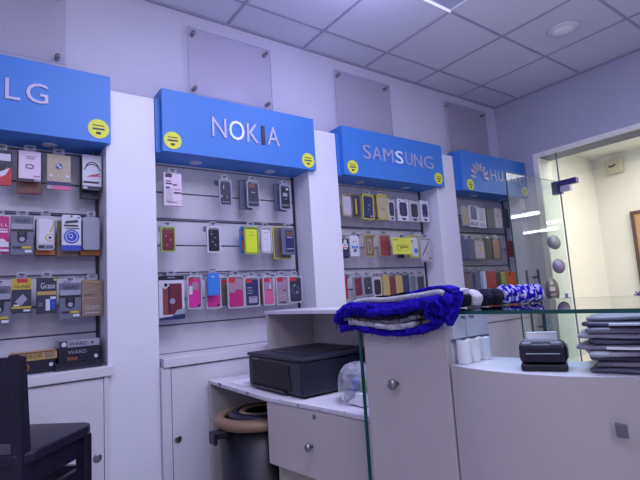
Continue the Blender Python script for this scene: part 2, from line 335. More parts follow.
for i, (a, b) in enumerate(SIGNS):
    S = thing('display_sign', SL[i], 'sign', ((a+b)/2, SF, ZB), 'blue box signs above the display boards')
    m = MB(); m.box(a, b, SF, PF-.001, ZB, 1.108, M['blue']); m.box(a, b, SF, 2.648, 1.108, ZT, M['blue'])
    ba, bb = BAYS[i]; m.box(ba+.002, bb-.002, PF-.002, 2.648, ZB, 1.108, M['blue']); m.build('fascia', S)
    for j, (ch, u, v) in enumerate(LET[i]):
        mm = M['silver']
        if i == 1 and ch == 'I': mm = M['dletter']  # the I gets a dark face
        if (i == 1 and ch == 'O') or (i == 2 and j == 3): mm = M['lit']
        z0, z1 = LZ[i]; z0 += random.uniform(-.002, .002); z1 += random.uniform(-.002, .002)
        o = MB().text(ch, u, v, z0, z1, SF-.001, mm, th=.005).build('letter', S)
        if mm is M['dletter']: o['label'] = 'dark letter I'
        if mm is M['lit']: o['label'] = 'brighter white letter '+ch
    if i == 3:
        for k in range(8):
            an = math.radians(-2+k*184/7); c = (3.514, .941)
            ph = an; m = MB()
            r0, r1, wd = .047, .136, .021
            dx, dz = math.cos(ph), math.sin(ph); px, pz = -dz, dx
            pts = [(r0, 0), (.073, wd*.5), (.104, wd*.8), (.125, wd*.5), (r1, 0), (.125, -wd*.5), (.104, -wd*.8), (.073, -wd*.5)]
            m.prism([(c[0]+dx*p[0]+px*p[1], c[1]+dz*p[0]+pz*p[1]) for p in pts], SF-.010, SF-.001, M['silver'], 'y'); m.build('emblem_petal', S)
    for (x, z) in STK[i]:
        m = MB(); m.lathe((x, SF-.0005, z), [(.048, 0), (.048, -.0012)], M['yellow'], 32, 'y', smooth=False)
        m.box(x-.026, x+.026, SF-.0022, SF-.0015, z+.014, z+.019, M['ink']); m.box(x-.028, x+.028, SF-.0022, SF-.0015, z-.006, z+.004, M['grey'])
        m.box(x-.024, x+.024, SF-.0026, SF-.002, z-.004, z+.002, M['ink']); m.box(x-.011, x+.011, SF-.0022, SF-.0015, z-.028, z-.016, M['ink']); o = m.build('sticker', S); o['label'] = 'round yellow sticker'
    for x in DL[i]:
        MB().lathe((x, 2.535, ZB-.006), [(.022, 0), (.033, .003), (.036, .0065)], M['lamp'], 24).build('downlight', S)

# acrylic plates above the signs
for (x0, x1, z0, z1, lab) in [(-.28, .33, 1.285, 1.70, 'clear acrylic plate screwed to the wall above the LG sign'), (1.0, 1.585, 1.275, 1.705, 'clear acrylic plate screwed to the wall above the NOKIA sign'), (2.15, 2.725, 1.20, 1.708, 'smoky acrylic plate screwed to the wall above the SAMSUNG sign'), (3.44, 4.06, 1.20, 1.72, 'smoky acrylic plate screwed to the wall above the HUAWEI sign')]:
    A = thing('acrylic_plate', lab, 'wall plate', ((x0+x1)/2, 2.62, z0), 'acrylic plates above the signs')
    mk = M['acrylic'] if x0 < 2 else glass('smoky acrylic', (.93, .92, .94), ior=1.25, diff=.12, dcol=(.42, .38, .46))
    m = MB(); m.add([(x0, 2.618, z0), (x1, 2.618, z0), (x1, 2.618, z1), (x0, 2.618, z1)], [(0, 1, 2, 3)], mk)
    m.box(x0, x0+.004, 2.616, 2.621, z0, z1, M['lamp']); m.box(x1-.004, x1, 2.616, 2.621, z0, z1, M['lamp']); m.box(x0, x1, 2.616, 2.621, z1-.004, z1, M['lamp']); m.box(x0, x1, 2.616, 2.621, z0, z0+.004, M['lamp'])
    m.build('plate', A)
    for x in (x0+.035, x1-.035):
        for z in (z0+.035, z1-.035): MB().cyl((x, 2.649, z), .012, -.045, M['steel'], 'y', 14).build('standoff_screw', A)

# ---------------------------------------------------------------- hanging packs
PK = {'L1': (0.026, 0.099, 0.587, 0.75, 2.5), 'L2': (0.126, 0.215, 0.616, 0.76, 2.5), 'L2b': (0.122, 0.222, 0.564, 0.762, 2.54), 'L3': (0.24, 0.341, 0.585, 0.758, 2.5), 'L4': (0.393, 0.481, 0.597, 0.775, 2.5), 'L4b': (0.388, 0.479, 0.557, 0.771, 2.54), 'L5': (0.016, 0.093, 0.277, 0.444, 2.5), 'L6': (0.099, 0.188, 0.268, 0.448, 2.5), 'L7': (0.2, 0.273, 0.291, 0.453, 2.5), 'L7b': (0.197, 0.281, 0.268, 0.441, 2.54), 'L8': (0.303, 0.386, 0.289, 0.463, 2.5), 'L8b': (0.288, 0.379, 0.264, 0.442, 2.54), 'L9': (0.394, 0.469, 0.293, 0.457, 2.5), 'L9b': (0.387, 0.477, 0.267, 0.449, 2.54), 'L10': (0.015, 0.104, -0.043, 0.13, 2.5), 'L11': (0.107, 0.182, 0.006, 0.161, 2.5), 'L12': (0.202, 0.283, -0.003, 0.161, 2.5), 'L13': (0.294, 0.385, -0.036, 0.134, 2.5), 'L14': (0.388, 0.482, -0.029, 0.145, 2.5), 'N1': (0.794, 0.894, 0.54, 0.725, 2.5), 'N2': (1.115, 1.195, 0.558, 0.718, 2.5), 'N3': (1.295, 1.38, 0.558, 0.727, 2.5), 'N3b': (1.27, 1.352, 0.554, 0.741, 2.54), 'N4': (1.529, 1.609, 0.558, 0.725, 2.5), 'N4b': (1.518, 1.601, 0.558, 0.738, 2.54), 'N5': (0.77, 0.849, 0.284, 0.422, 2.5), 'N6': (1.031, 1.112, 0.28, 0.432, 2.5), 'N7': (1.265, 1.36, 0.272, 0.441, 2.5), 'N7b': (1.257, 1.352, 0.284, 0.439, 2.54), 'N8': (1.375, 1.455, 0.278, 0.441, 2.5), 'N9': (1.525, 1.624, 0.269, 0.442, 2.5), 'N9b': (1.487, 1.617, 0.247, 0.454, 2.54), 'N10': (0.754, 0.891, -0.078, 0.156, 2.5), 'N11': (0.907, 0.99, -0.03, 0.151, 2.5), 'N12': (1.012, 1.104, -0.035, 0.148, 2.5), 'N12b': (1.007, 1.074, 0.038, 0.162, 2.455), 'N12c': (1.122, 1.178, -0.031, 0.144, 2.56), 'N13': (1.144, 1.249, -0.042, 0.145, 2.5), 'N14': (1.251, 1.351, -0.041, 0.136, 2.5), 'N14b': (1.357, 1.422, -0.04, 0.137, 2.56), 'N15': (1.375, 1.452, -0.04, 0.136, 2.5), 'N16': (1.466, 1.557, -0.043, 0.136, 2.5), 'N17': (1.558, 1.658, -0.036, 0.134, 2.5), 'S1': (2.035, 2.127, 0.542, 0.701, 2.5), 'S2': (2.117, 2.206, 0.537, 0.703, 2.5), 'S3': (2.22, 2.328, 0.528, 0.715, 2.5), 'S3b': (2.335, 2.422, 0.547, 0.721, 2.54), 'S4': (2.376, 2.478, 0.534, 0.724, 2.5), 'S5': (2.482, 2.554, 0.53, 0.698, 2.5), 'S6': (2.585, 2.705, 0.533, 0.708, 2.5), 'S7': (2.714, 2.826, 0.533, 0.704, 2.5), 'S8': (2.844, 2.942, 0.535, 0.713, 2.5), 'S9': (2.0, 2.071, 0.247, 0.383, 2.5), 'S10': (2.081, 2.163, 0.259, 0.403, 2.5), 'S11': (2.216, 2.308, 0.254, 0.417, 2.5), 'S12': (2.362, 2.472, 0.258, 0.418, 2.5), 'S12c': (2.452, 2.656, 0.269, 0.394, 2.455), 'S13b': (2.57, 2.655, 0.241, 0.405, 2.54), 'S13': (2.66, 2.778, 0.245, 0.422, 2.5), 'S14': (2.797, 2.924, 0.215, 0.405, 2.5), 'S15': (1.976, 2.034, -0.033, 0.12, 2.5), 'S16': (2.092, 2.174, -0.026, 0.12, 2.5), 'S17': (2.178, 2.264, -0.021, 0.118, 2.5), 'S18': (2.271, 2.356, -0.036, 0.108, 2.5), 'S19': (2.365, 2.433, -0.035, 0.12, 2.5), 'S20': (2.437, 2.493, -0.036, 0.111, 2.5), 'S21': (2.498, 2.57, -0.04, 0.112, 2.5), 'S22': (2.575, 2.638, -0.028, 0.115, 2.5), 'S23': (2.642, 2.716, -0.032, 0.113, 2.5), 'S24': (2.722, 2.813, -0.032, 0.111, 2.5), 'H1': (3.364, 3.464, 0.524, 0.701, 2.5), 'H2': (3.473, 3.595, 0.517, 0.709, 2.5), 'H3': (3.599, 3.712, 0.512, 0.699, 2.5), 'H4': (3.719, 3.836, 0.517, 0.705, 2.5), 'H5': (3.841, 3.96, 0.521, 0.712, 2.5), 'H6': (3.964, 4.08, 0.525, 0.71, 2.5), 'H7': (3.300, 3.389, 0.234, 0.407, 2.5), 'H8': (3.393, 3.490, 0.23, 0.409, 2.5), 'H9': (3.496, 3.636, 0.233, 0.402, 2.5), 'H10': (3.641, 3.752, 0.226, 0.42, 2.5), 'H11': (3.758, 3.887, 0.225, 0.423, 2.5), 'H12': (3.999, 4.097, 0.249, 0.406, 2.5), 'H13': (3.311, 3.413, -0.023, 0.127, 2.5), 'H14': (3.417, 3.536, -0.028, 0.124, 2.5), 'H15': (3.54, 3.615, -0.032, 0.122, 2.5), 'H16': (3.619, 3.767, -0.028, 0.12, 2.5), 'H17': (3.77, 3.841, -0.03, 0.112, 2.5), 'H18': (3.844, 3.925, -0.031, 0.11, 2.5), 'H19': (3.935, 4.084, -0.032, 0.113, 2.5)}
def holder_tab(k, x0, x1, z1, y):
    w = x1-x0; cx = (x0+x1)/2; m = MB()
    h = .030; tw = min(.05, w*.55)
    p = rrect(cx-tw/2, cx+tw/2, z1-.004, z1+h, .008)
    m.prism(p, y-.001, y+.001, M['film'], 'y'); m.prism(rrect(cx-.012, cx+.012, z1+h-.014, z1+h-.008, .0025), y-.0016, y+.0016, M['ink'], 'y')
    return m
def decals(m, x0, x1, z0, z1, y, D):
    W, H = x1-x0, z1-z0; lay = 0
    for d in D:
        lay += 1; yy = y-.0004*lay
        if d[0] == 'r': m.box(x0+d[1]*W, x0+d[3]*W, yy-.0003, yy+.0004, z0+d[2]*H, z0+d[4]*H, pm(d[5]))
        elif d[0] == 'c': m.lathe((x0+d[1]*W, yy+.0004, z0+d[2]*H), [(d[3]*W, 0), (d[3]*W, -.0008)], pm(d[4]), 24, 'y', smooth=False)
        elif d[0] == 'n':   # ring
            n = 20; c = (x0+d[1]*W, z0+d[2]*H); ro, ri = d[3]*W, d[4]*W
            a0, a1 = (d[6], d[7]) if len(d) > 6 else (0, 360)
            out = [(c[0]+ro*math.cos(math.radians(a0+(a1-a0)*k/n)), c[1]+ro*math.sin(math.radians(a0+(a1-a0)*k/n))) for k in range(n+1)]
            inn = [(c[0]+ri*math.cos(math.radians(a0+(a1-a0)*k/n)), c[1]+ri*math.sin(math.radians(a0+(a1-a0)*k/n))) for k in range(n+1)]
            v = [(p[0], yy-.0003, p[1]) for p in out+inn]; m.add(v, [(k, k+1, n+2+k, n+1+k) for k in range(n)], pm(d[5]))
        elif d[0] == 't': m.text(d[1], x0+d[2]*W, x0+d[4]*W, z0+d[3]*H, z0+d[5]*H, yy, pm(d[6]), th=.0005)
        elif d[0] == 'p': m.prism([(x0+q[0]*W, z0+q[1]*H) for q in d[1]], yy-.0003, yy+.0004, pm(d[2]), 'y')
def pack(key, style, label, bay, color, D=(), frame=None, hook=True, tab=True, depth=.016, tilt=0, name=None):
    x0, x1, z0, z1, y = PK[key]
    nm = name or {'box': 'retail_box', 'clear': 'phone_case_pack', 'case': 'phone_case'}[style]
    cat = {'box': 'box', 'clear': 'phone case', 'case': 'phone case'}[style]
    T = thing(nm, label, cat, ((x0+x1)/2, y, z0), {'L': 'packs hanging under the LG sign', 'N': 'packs hanging under the NOKIA sign', 'S': 'packs hanging under the SAMSUNG sign', 'H': 'packs hanging under the HUAWEI sign'}[key[0]])
    if style == 'box':
        m = MB(); m.bev(x0, x1, y, y+depth, z0, z1, pm(color), .0015, 1); decals(m, x0, x1, z0, z1, y, D); m.build('carton', T)
    elif style == 'clear':
        w = (x1-x0); fm = pm(frame) if frame else M['film']
        m = MB(); r = min(.012, w*.15)
        m.prism(rrect(x0, x1, z0, z1, r), y+.004, y+.007, fm, 'y')
        O = rrect(x0, x1, z0, z1, r); I = rrect(x0+.007, x1-.007, z0+.007, z1-.007, r*.7); n = len(O)
        m.add([(p[0], y+.004, p[1]) for p in O]+[(p[0], y-.005, p[1]) for p in O]+[(p[0], y-.005, p[1]) for p in I]+[(p[0], y+.003, p[1]) for p in I],
              [f for k in range(n) for f in ((k, (k+1) % n, n+(k+1) % n, n+k), (n+k, n+(k+1) % n, 2*n+(k+1) % n, 2*n+k), (2*n+k, 2*n+(k+1) % n, 3*n+(k+1) % n, 3*n+k))], fm if frame else M['rimg'])
        m.build('blister_tray', T)
        c = MB(); ix0, ix1, iz0, iz1 = x0+.010, x1-.010, z0+.011, z1-.016
        c.prism(rrect(ix0, ix1, iz0, iz1, min(.010, w*.12)), y-.003, y+.0035, pm(color), 'y')
        decals(c, ix0, ix1, iz0, iz1, y-.003, D); c.build('case', T)
    else:
        m = MB(); w = x1-x0
        m.prism(rrect(x0, x1, z0, z1, min(.012, w*.16)), y-.002, y+.010, pm(color), 'y', smooth=False)
        if frame: m.prism(rrect(x0+.006, x1-.006, z0+.006, z1-.006, min(.009, w*.12)), y-.0032, y-.002, pm(frame), 'y')
        decals(m, x0, x1, z0, z1, y-.0034, D); m.build('shell', T, bevel=.0015)
    if tab and z1 < .765: holder_tab(key, x0, x1, z1, y+.004).build('hang_tab', T)
    if hook: hookpart(BACKS[bay], (x0+x1)/2, min(z1+.012, .775) if tab else z1-.004, y-.03 if y > 2.47 else y-.006)
    if tilt: T.rotation_euler = (0, tilt, 0)
    return T
WARD = [('r', .03, .62, .97, .80, 'lgrey'), ('t', 'WARD', .16, .82, .86, .93, 'blk'), ('r', 0, .60, 1, .66, 'blk'), ('r', .28, .42, .72, .62, 'blk'), ('c', .5, .42, .22, 'blk'), ('c', .5, .40, .12, 'lgrey'), ('c', .5, .56, .12, 'dgrey'), ('r', .1, .17, .45, .22, 'dgrey'), ('r', .5, .16, .9, .22, 'ylw2'), ('r', .62, .06, .92, .13, 'wht')]
# bay 1
pack('L1', 'box', 'black and red printed pack cut by the left picture edge, top row', 0, 'dgrey', [('r', 0, 0, 1, .5, 'rbox'), ('r', .1, .7, .95, .9, 'wht'), ('p', [(.0, .12), (.7, .3), (.9, .5), (.1, .3)], 'wht'), ('p', [(.0, .35), (.6, .42), (.8, .6), (.1, .55)], 'blk')])
pack('L2b', 'box', 'brown carton hanging behind the pale pink pack, top row', 0, 'brownb', [('r', 0, 0, 1, .04, 'maroon')], hook=False, tab=False)
pack('L2', 'box', 'pale pink pack with two linked dark curves and a black base strip', 0, 'pinkw', [('r', 0, 0, .7, .07, 'blk'), ('r', .7, 0, 1, .07, 'lgrey'), ('n', .42, .48, .12, .075, 'blk', 50, 310), ('n', .56, .48, .12, .075, 'blk', -130, 130), ('r', .35, .73, .72, .76, 'mauve'), ('r', .3, .8, .76, .82, 'mauve'), ('r', .65, .15, .95, .18, 'mauve')])
pack('L3', 'box', 'beige carton with round blue and white emblem above a dark grille', 0, 'beige', [('r', 0, 0, 1, .10, 'rose'), ('r', 0, .11, 1, .22, 'navy'), ('c', .5, .66, .14, 'blk'), ('c', .5, .66, .11, 'wht'), ('p', [(.5, .66), (.61, .66), (.58, .71), (.5, .725)], 'royb'), ('p', [(.5, .66), (.39, .66), (.42, .61), (.5, .595)], 'royb'), ('c', .17, .38, .07, 'wht'), ('c', .85, .38, .07, 'wht'), ('p', [(.2, .3), (.35, .22), (.4, .22), (.22, .33)], 'pale'), ('p', [(.82, .33), (.62, .22), (.68, .22), (.85, .3)], 'pale'), ('r', .0, 0, .22, .08, 'lgrey')])
pack('L4b', 'box', 'black carton hanging behind the white pack with a red streak', 0, 'blk', [('r', .1, .05, .6, .12, 'dgrey')], hook=False, tab=False)
pack('L4', 'box', 'white pack with dark arches and a red streak, last in the top row', 0, 'wht', [('r', 0, 0, 1, .10, 'dgrey'), ('r', .05, .02, .25, .07, 'wht'), ('n', .5, .62, .36, .30, 'dgrey', 20, 160), ('n', .5, .52, .44, .38, 'dgrey', 10, 170), ('p', [(.25, .38), (.8, .42), (.98, .50), (.8, .46), (.45, .42)], 'red'), ('p', [(.2, .35), (.95, .38), (.95, .42), (.5, .40)], 'rose'), ('r', .05, .18, .85, .23, 'ink')], tab=False)
pack('L5', 'box', 'magenta pack with white lettering cut by the left picture edge', 0, 'magenta', [('t', 'ALL', .3, .72, .98, .80, 'wht'), ('r', .4, .55, .95, .6, 'pinkw'), ('r', .4, .63, .95, .66, 'pinkw'), ('c', .65, .28, .22, 'wht'), ('r', .4, .04, 1, .10, 'wht'), ('r', .3, .16, 1, .30, 'wht')])
pack('L6', 'box', 'grey WARD pack in the middle row beside the magenta pack', 0, 'grey', WARD)
pack('L7b', 'box', 'black and orange box behind the white pack with a round camera', 0, 'dgrey', [('r', .03, .03, .97, .16, 'oran2')], hook=False, tab=False)
pack('L7', 'case', 'white phone shaped pack with a round camera and slanting strap', 0, 'pale', [('r', .12, .2, .88, .9, 'wht'), ('c', .74, .36, .26, 'ylw2'), ('c', .74, .36, .20, 'wht'), ('c', .74, .36, .09, 'dgrey'), ('p', [(.7, .52), (.92, .78), (.97, .76), (.78, .5)], 'ylw2'), ('r', .1, .05, .45, .14, 'dgrey'), ('r', .5, .05, .92, .14, 'sgrey')], frame='pale')
pack('L8b', 'box', 'tan carton behind the white and blue hang tag pack', 0, 'tanb', [('r', .1, .3, .6, .5, 'coffee')], hook=False, tab=False)
pack('L8', 'case', 'white and blue pack with a round blue dial and letter Q', 0, 'wht', [('r', 0, 0, 1, .15, 'royb'), ('c', .5, .39, .40, 'royb'), ('n', .5, .39, .32, .28, 'wht'), ('t', 'Q', .33, .33, .58, .47, 'wht'), ('r', .2, .61, .9, .63, 'ink'), ('r', .1, .68, .85, .72, 'ink'), ('p', [(.15, .76), (.85, .80), (.8, .86), (.2, .82)], 'dgrey'), ('r', .78, .92, .95, .94, 'royb'), ('c', .5, .96, .05, 'ink')], tab=False)
pack('L9b', 'box', 'brown box behind the plain grey pack in the middle row', 0, 'brownb', [('r', .03, .03, .97, .15, 'oran2')], hook=False, tab=False)
pack('L9', 'case', 'plain blank grey rounded pack at the end of the middle row', 0, 'lgrey', [])
pack('L10', 'box', 'grey WARD pack in the bottom row cut by the left picture edge', 0, 'grey', WARD)
pack('L11', 'box', 'yellow and black screen glass pack with red top label', 0, 'dgrey', [('r', 0, .68, 1, 1, 'ylw2'), ('r', .25, .88, .8, .99, 'rbox'), ('t', 'GLASS', .12, .73, .92, .81, 'blk'), ('p', [(.15, .32), (.55, .55), (.8, .4), (.5, .22)], 'lgrey'), ('r', 0, .13, 1, .19, 'ylw2'), ('r', .1, .2, .4, .25, 'wht'), ('r', .6, .04, .95, .1, 'wht')])
pack('L12', 'box', 'dark Gcase pack with a tan band and white phone picture', 0, 'dgrey', [('t', 'Gcase', .2, .70, .92, .86, 'wht'), ('r', .03, .52, .97, .62, 'gold'), ('r', .45, .08, .68, .40, 'wht'), ('r', .66, .1, .92, .47, 'royb'), ('r', .68, .4, .95, .47, 'wht'), ('r', .1, .2, .3, .3, 'sgrey'), ('c', .9, .95, .08, 'ylw2')])
pack('L13', 'box', 'grey WARD pack in the bottom row beside the brown glass pack', 0, 'grey', WARD)
pack('L14', 'box', 'brown GLASS pack at the end of the bottom row', 0, 'tanb', [('n', .5, .5, .44, .43, 'pale'), ('t', 'GLASS', .15, .18, .88, .29, 'pale'), ('r', .1, .5, .9, .51, 'pale'), ('r', .1, .57, .6, .62, 'coffee'), ('r', .15, .08, .85, .11, 'pale'), ('p', [(.1, .95), (.95, .9), (.95, .93), (.1, .98)], 'gold')])
# bay 2
pack('N1', 'box', 'white and pink printed card, first in the top row under the NOKIA sign', 1, 'pinkw', [('r', .08, .86, .45, .98, 'dgrey'), ('r', .1, .73, .4, .76, 'ink'), ('r', .1, .65, .45, .69, 'ink'), ('r', .5, .62, .72, .66, 'dgrey'), ('r', .1, .52, .32, .57, 'navy'), ('r', .12, .14, .45, .5, 'pale'), ('r', .55, .5, .9, .52, 'rose'), ('r', .55, .38, .95, .42, 'maroon'), ('r', .1, .1, .7, .12, 'mauve')])
pack('N2', 'clear', 'dark phone case in clear pack hanging alone in mid top row', 1, 'dgrey', [('r', .3, .7, .36, .85, 'wht'), ('r', .05, .3, .12, .4, 'wht'), ('r', .62, .3, .7, .34, 'wht'), ('r', .1, .08, .9, .11, 'lgrey')])
pack('N3b', 'box', 'slate carton behind the dark pack with brown top, top row', 1, 'sgrey', [], hook=False, tab=False)
pack('N3', 'clear', 'dark pack with brown top panel in the top row', 1, 'dgrey', [('r', .05, .82, .7, .95, 'brownb'), ('r', .3, .58, .7, .62, 'lgrey'), ('r', .05, .12, .95, .2, 'sgrey')])
pack('N4b', 'box', 'slate carton behind the last dark pack of the top row', 1, 'sgrey', [], hook=False, tab=False)
pack('N4', 'clear', 'black pack with a pale square, last in the top row', 1, 'blk', [('r', .2, .55, .75, .72, 'lgrey'), ('r', .4, .42, .7, .45, 'lgrey'), ('r', .6, .85, .9, .93, 'wht'), ('r', .05, .1, .95, .18, 'sgrey')])
pack('N5', 'clear', 'dark maroon speckled case in green edged pack, first in the middle row', 1, 'maroon', [('c', .3, .7, .08, 'rose'), ('c', .7, .5, .08, 'rose'), ('c', .4, .25, .08, 'rose'), ('r', .1, .85, .9, .9, 'redbr')], frame='grn')
pack('N6', 'clear', 'black case with pale marks in white pack hanging alone, middle row', 1, 'blk', [('r', .2, .75, .35, .8, 'lgrey'), ('r', .55, .6, .7, .64, 'lgrey'), ('r', .3, .4, .45, .45, 'lgrey'), ('r', .55, .25, .7, .3, 'lgrey'), ('c', .25, .9, .06, 'sgrey')], frame='wht')
pack('N7b', 'clear', 'orange and blue case peeking out behind the lime case', 1, 'org', [('r', 0, .55, .4, .7, 'skyb')], frame='skyb', hook=False, tab=False)
pack('N7', 'clear', 'bright lime yellow case in a pale green pack', 1, 'lime', [('r', .3, .72, .75, .76, 'ylw2'), ('c', .5, .87, .07, 'grn')], frame='grn')
pack('N8', 'clear', 'white case in clear pack right of the lime one', 1, 'wht', [('r', .3, .55, .7, .58, 'lgrey'), ('r', .25, .84, .75, .88, 'gold')], frame='pale')
pack('N9b', 'case', 'yellow bumper case hanging behind the dark blue case', 1, 'yel', [], frame='coffee', hook=False, tab=False)
pack('N9', 'case', 'dark blue case with copper label in front of the yellow bumper', 1, 'sgrey', [('r', .3, .12, .9, .9, 'navy'), ('r', .35, .7, .85, .86, 'brownb'), ('r', .4, .62, .8, .67, 'lgrey'), ('r', .35, .2, .85, .24, 'lgrey')])
T10 = pack('N10', 'box', 'large black and white window box holding a red tablet cover', 1, 'wht', [('r', 0, .9, 1, 1, 'blk'), ('r', .35, .945, .65, .965, 'lgrey'), ('r', .15, .12, .90, .82, 'maroon'), ('r', .15, .12, .35, .82, 'redbr'), ('r', .36, .14, .42, .80, 'blk'), ('c', .52, .42, .11, 'lgrey'), ('p', [(.12, .83), (.12, .74), (.25, .70), (.42, .78), (.28, .86)], 'wht'), ('c', .27, .79, .07, 'blk'), ('p', [(.0, .0), (1, .0), (1, .25), (.7, .2), (.5, .08), (.0, .06)], 'navy'), ('p', [(.55, .1), (1, .12), (1, .24), (.7, .22)], 'lgrey')], depth=.03)
def pinkpk(k, lab, col, D, **kw): return pack(k, 'clear', lab, 1, col, D, frame='pale', **kw)
pinkpk('N11', 'hot pink case with grey printed panel, next to the tablet cover box', 'pink', [('r', 0, .86, .4, 1.03, 'rbox'), ('r', .3, .6, .85, .88, 'mauve'), ('r', 0, .45, .3, .75, 'pinkw'), ('c', .85, .05, .11, 'navy')])
pinkpk('N12', 'magenta case partly covered by a hanging sky blue case', 'pink', [('r', 0, .45, 1, 1, 'mauve'), ('c', .85, .05, .11, 'navy')])
pack('N12b', 'case', 'sky blue phone case hung in front of a magenta case', 1, 'skyb', [('r', .35, .82, .6, .86, 'wht')], frame='skyb', hook=False)
pinkpk('N12c', 'narrow red topped pack set back beside the magenta cases', 'coffee', [('r', 0, .86, 1, 1.0, 'rbox')], hook=False)
pinkpk('N13', 'wide magenta case with red corner label and grey print', 'magenta', [('r', 0, .5, .45, 1, 'mauve'), ('r', .4, .6, 1, 1, 'mauve'), ('r', 0, .86, .45, 1.04, 'rbox'), ('r', .1, .74, .7, .78, 'rose')])
pinkpk('N14', 'navy case with lines of white text and red corner label', 'navy', [('r', 0, .88, .5, 1.03, 'rbox'), ('r', .1, .66, .5, .70, 'lgrey'), ('r', .1, .55, .6, .58, 'lgrey'), ('r', .1, .45, .5, .48, 'lgrey'), ('r', .2, .08, .9, .33, 'lgrey'), ('r', .3, .28, .8, .3, 'navy')])
pinkpk('N14b', 'narrow brown pack set back beside the navy case', 'brownb', [('r', 0, .86, 1, 1.0, 'rbox')], hook=False)
pinkpk('N15', 'rose pink case with a red corner label, in the lowest row', 'rose', [('r', 0, .88, .6, 1.03, 'rbox'), ('r', 0, .58, 1, .88, 'mauve'), ('r', .6, .6, .75, .8, 'wht'), ('r', .45, .54, .8, .58, 'red')])
pinkpk('N16', 'greyish mauve case with red corner label', 'mauve', [('r', 0, .88, .6, 1.03, 'rbox'), ('r', .55, .5, .85, .54, 'ink'), ('r', .2, .3, .8, .32, 'pale'), ('r', .2, .02, .8, .07, 'dgrey')])
pinkpk('N17', 'dark slate case with oval print, last in the lowest row', 'dgrey', [('r', 0, .9, .6, 1.04, 'rbox'), ('n', .5, .5, .35, .28, 'sgrey'), ('c', .4, .7, .08, 'lgrey'), ('c', .6, .4, .08, 'lgrey')])
# bay 3
oval = [('p', rrect(.16, .84, .22, .84, .14), 'blk'), ('p', rrect(.22, .78, .28, .78, .12), 'navy'), ('p', [(.3, .14), (.7, .14), (.6, .05), (.4, .05)], 'blk'), ('c', .2, .9, .05, 'ink'), ('c', .8, .9, .05, 'ink')]
pack('S1', 'clear', 'plain beige case, first in the top row under the SAMSUNG sign', 2, 'pale', [], frame='beige', tab=False)
pack('S2', 'clear', 'dark olive case wedged between the beige and the yellow framed ones', 2, 'dgrey', [('r', .4, .1, .6, .9, 'ylw2')], frame='coffee', tab=False)
pack('S3', 'clear', 'blue case in a bright yellow frame, top row', 2, 'navy', [('c', .6, .6, .05, 'wht'), ('c', .5, .4, .05, 'lgrey'), ('r', .7, .06, .88, .12, 'wht')], frame='yel', tilt=.05)
pack('S3b', 'clear', 'mauve case set back between the two yellow framed cases', 2, 'mauve', [], frame='coffee', hook=False, tab=False)
pack('S4', 'clear', 'beige case in a bright yellow frame, top row', 2, 'beige', [('r', .3, .4, .7, .45, 'coffee')], frame='yel', tilt=-.04)
pack('S5', 'box', 'narrow white card with a blue window beside the yellow framed case', 2, 'pale', oval[:3], tab=False)
pack('S6', 'box', 'white card with an oval blue window, widest of the top row', 2, 'wht', oval, tab=False)
pack('S7', 'box', 'white card with an oval slate window beside the widest card', 2, 'pale', [oval[0], ('p', rrect(.22, .78, .28, .78, .12), 'dgrey'), oval[2]], tab=False)
pack('S8', 'box', 'white card with an oval window, last in the top row', 2, 'wht', [('p', rrect(.16, .84, .22, .84, .14), 'sgrey'), ('p', rrect(.24, .76, .3, .76, .1), 'navy'), oval[2]], tab=False)
pack('S9', 'case', 'black case with a round cartoon badge, first in the middle row', 2, 'blk', [('c', .5, .62, .36, 'wht'), ('r', .2, .5, .8, .56, 'org'), ('c', .4, .66, .06, 'blk'), ('c', .6, .66, .06, 'blk'), ('c', .5, .85, .2, 'wht'), ('r', .1, .05, .9, .35, 'navy')])
pack('S10', 'case', 'white case with a printed blue bow tie, middle row', 2, 'wht', [('p', [(.5, .45), (.15, .55), (.15, .35)], 'skyb'), ('p', [(.5, .45), (.85, .55), (.85, .35)], 'skyb'), ('c', .5, .45, .07, 'navy'), ('c', .35, .72, .05, 'ink'), ('c', .65, .72, .05, 'ink'), ('p', [(.4, .38), (.6, .38), (.7, .22), (.3, .22)], 'sgrey')])
pack('S11', 'clear', 'clear gold tinted case, middle row', 2, 'coffee', [('p', rrect(.25, .75, .12, .85, .1), 'gold'), ('p', rrect(.34, .66, .2, .78, .08), 'sgrey')], frame='gold')
pack('S12', 'case', 'red brown leather look case, middle row', 2, 'beige', [('r', .18, .02, .98, .98, 'redbr'), ('r', .45, .2, .65, .23, 'cop')], frame='redbr')
c = pack('S12c', 'box', 'yellow notice card with the Arabic word for open hung on the packs', 2, 'card', [('t', '\uFEA1\uFEEE\uFE98\uFED4\uFEE3', .22, .24, .82, .66, 'blk'), ('r', .06, .84, .28, .88, 'blk')], hook=False, tab=False, depth=.002, name='notice_card'); c['category'] = 'notice'
pack('S13b', 'clear', 'dark case hanging behind the yellow notice card', 2, 'dgrey', [], hook=False, tab=False)
pack('S13', 'clear', 'white case with blue dots in a yellow edged pack beside the notice card', 2, 'wht', [('c', .75, .3, .22, 'skyb'), ('c', .4, .8, .08, 'ink'), ('r', 0, 0, .3, .5, 'yel')], frame='yel')
pack('S14', 'clear', 'clear case with marbled grey pattern, last in the middle row', 2, 'pale', [('p', [(.1, .2), (.5, .5), (.9, .9), (.85, .95), (.4, .55), (.05, .25)], 'sgrey'), ('p', [(.5, .1), (.7, .3), (.9, .5), (.9, .55), (.6, .35)], 'lgrey'), ('c', .85, .1, .08, 'blk')], frame='pale')
pack('S15', 'case', 'bright red case, first in the lowest row', 2, 'red', [('r', .2, .2, .5, .24, 'wht')])
pack('S16', 'clear', 'dark maroon case in silver frame, lowest row', 2, 'maroon', [('r', .3, .5, .5, .53, 'rose')], frame='lgrey', tilt=-.05)
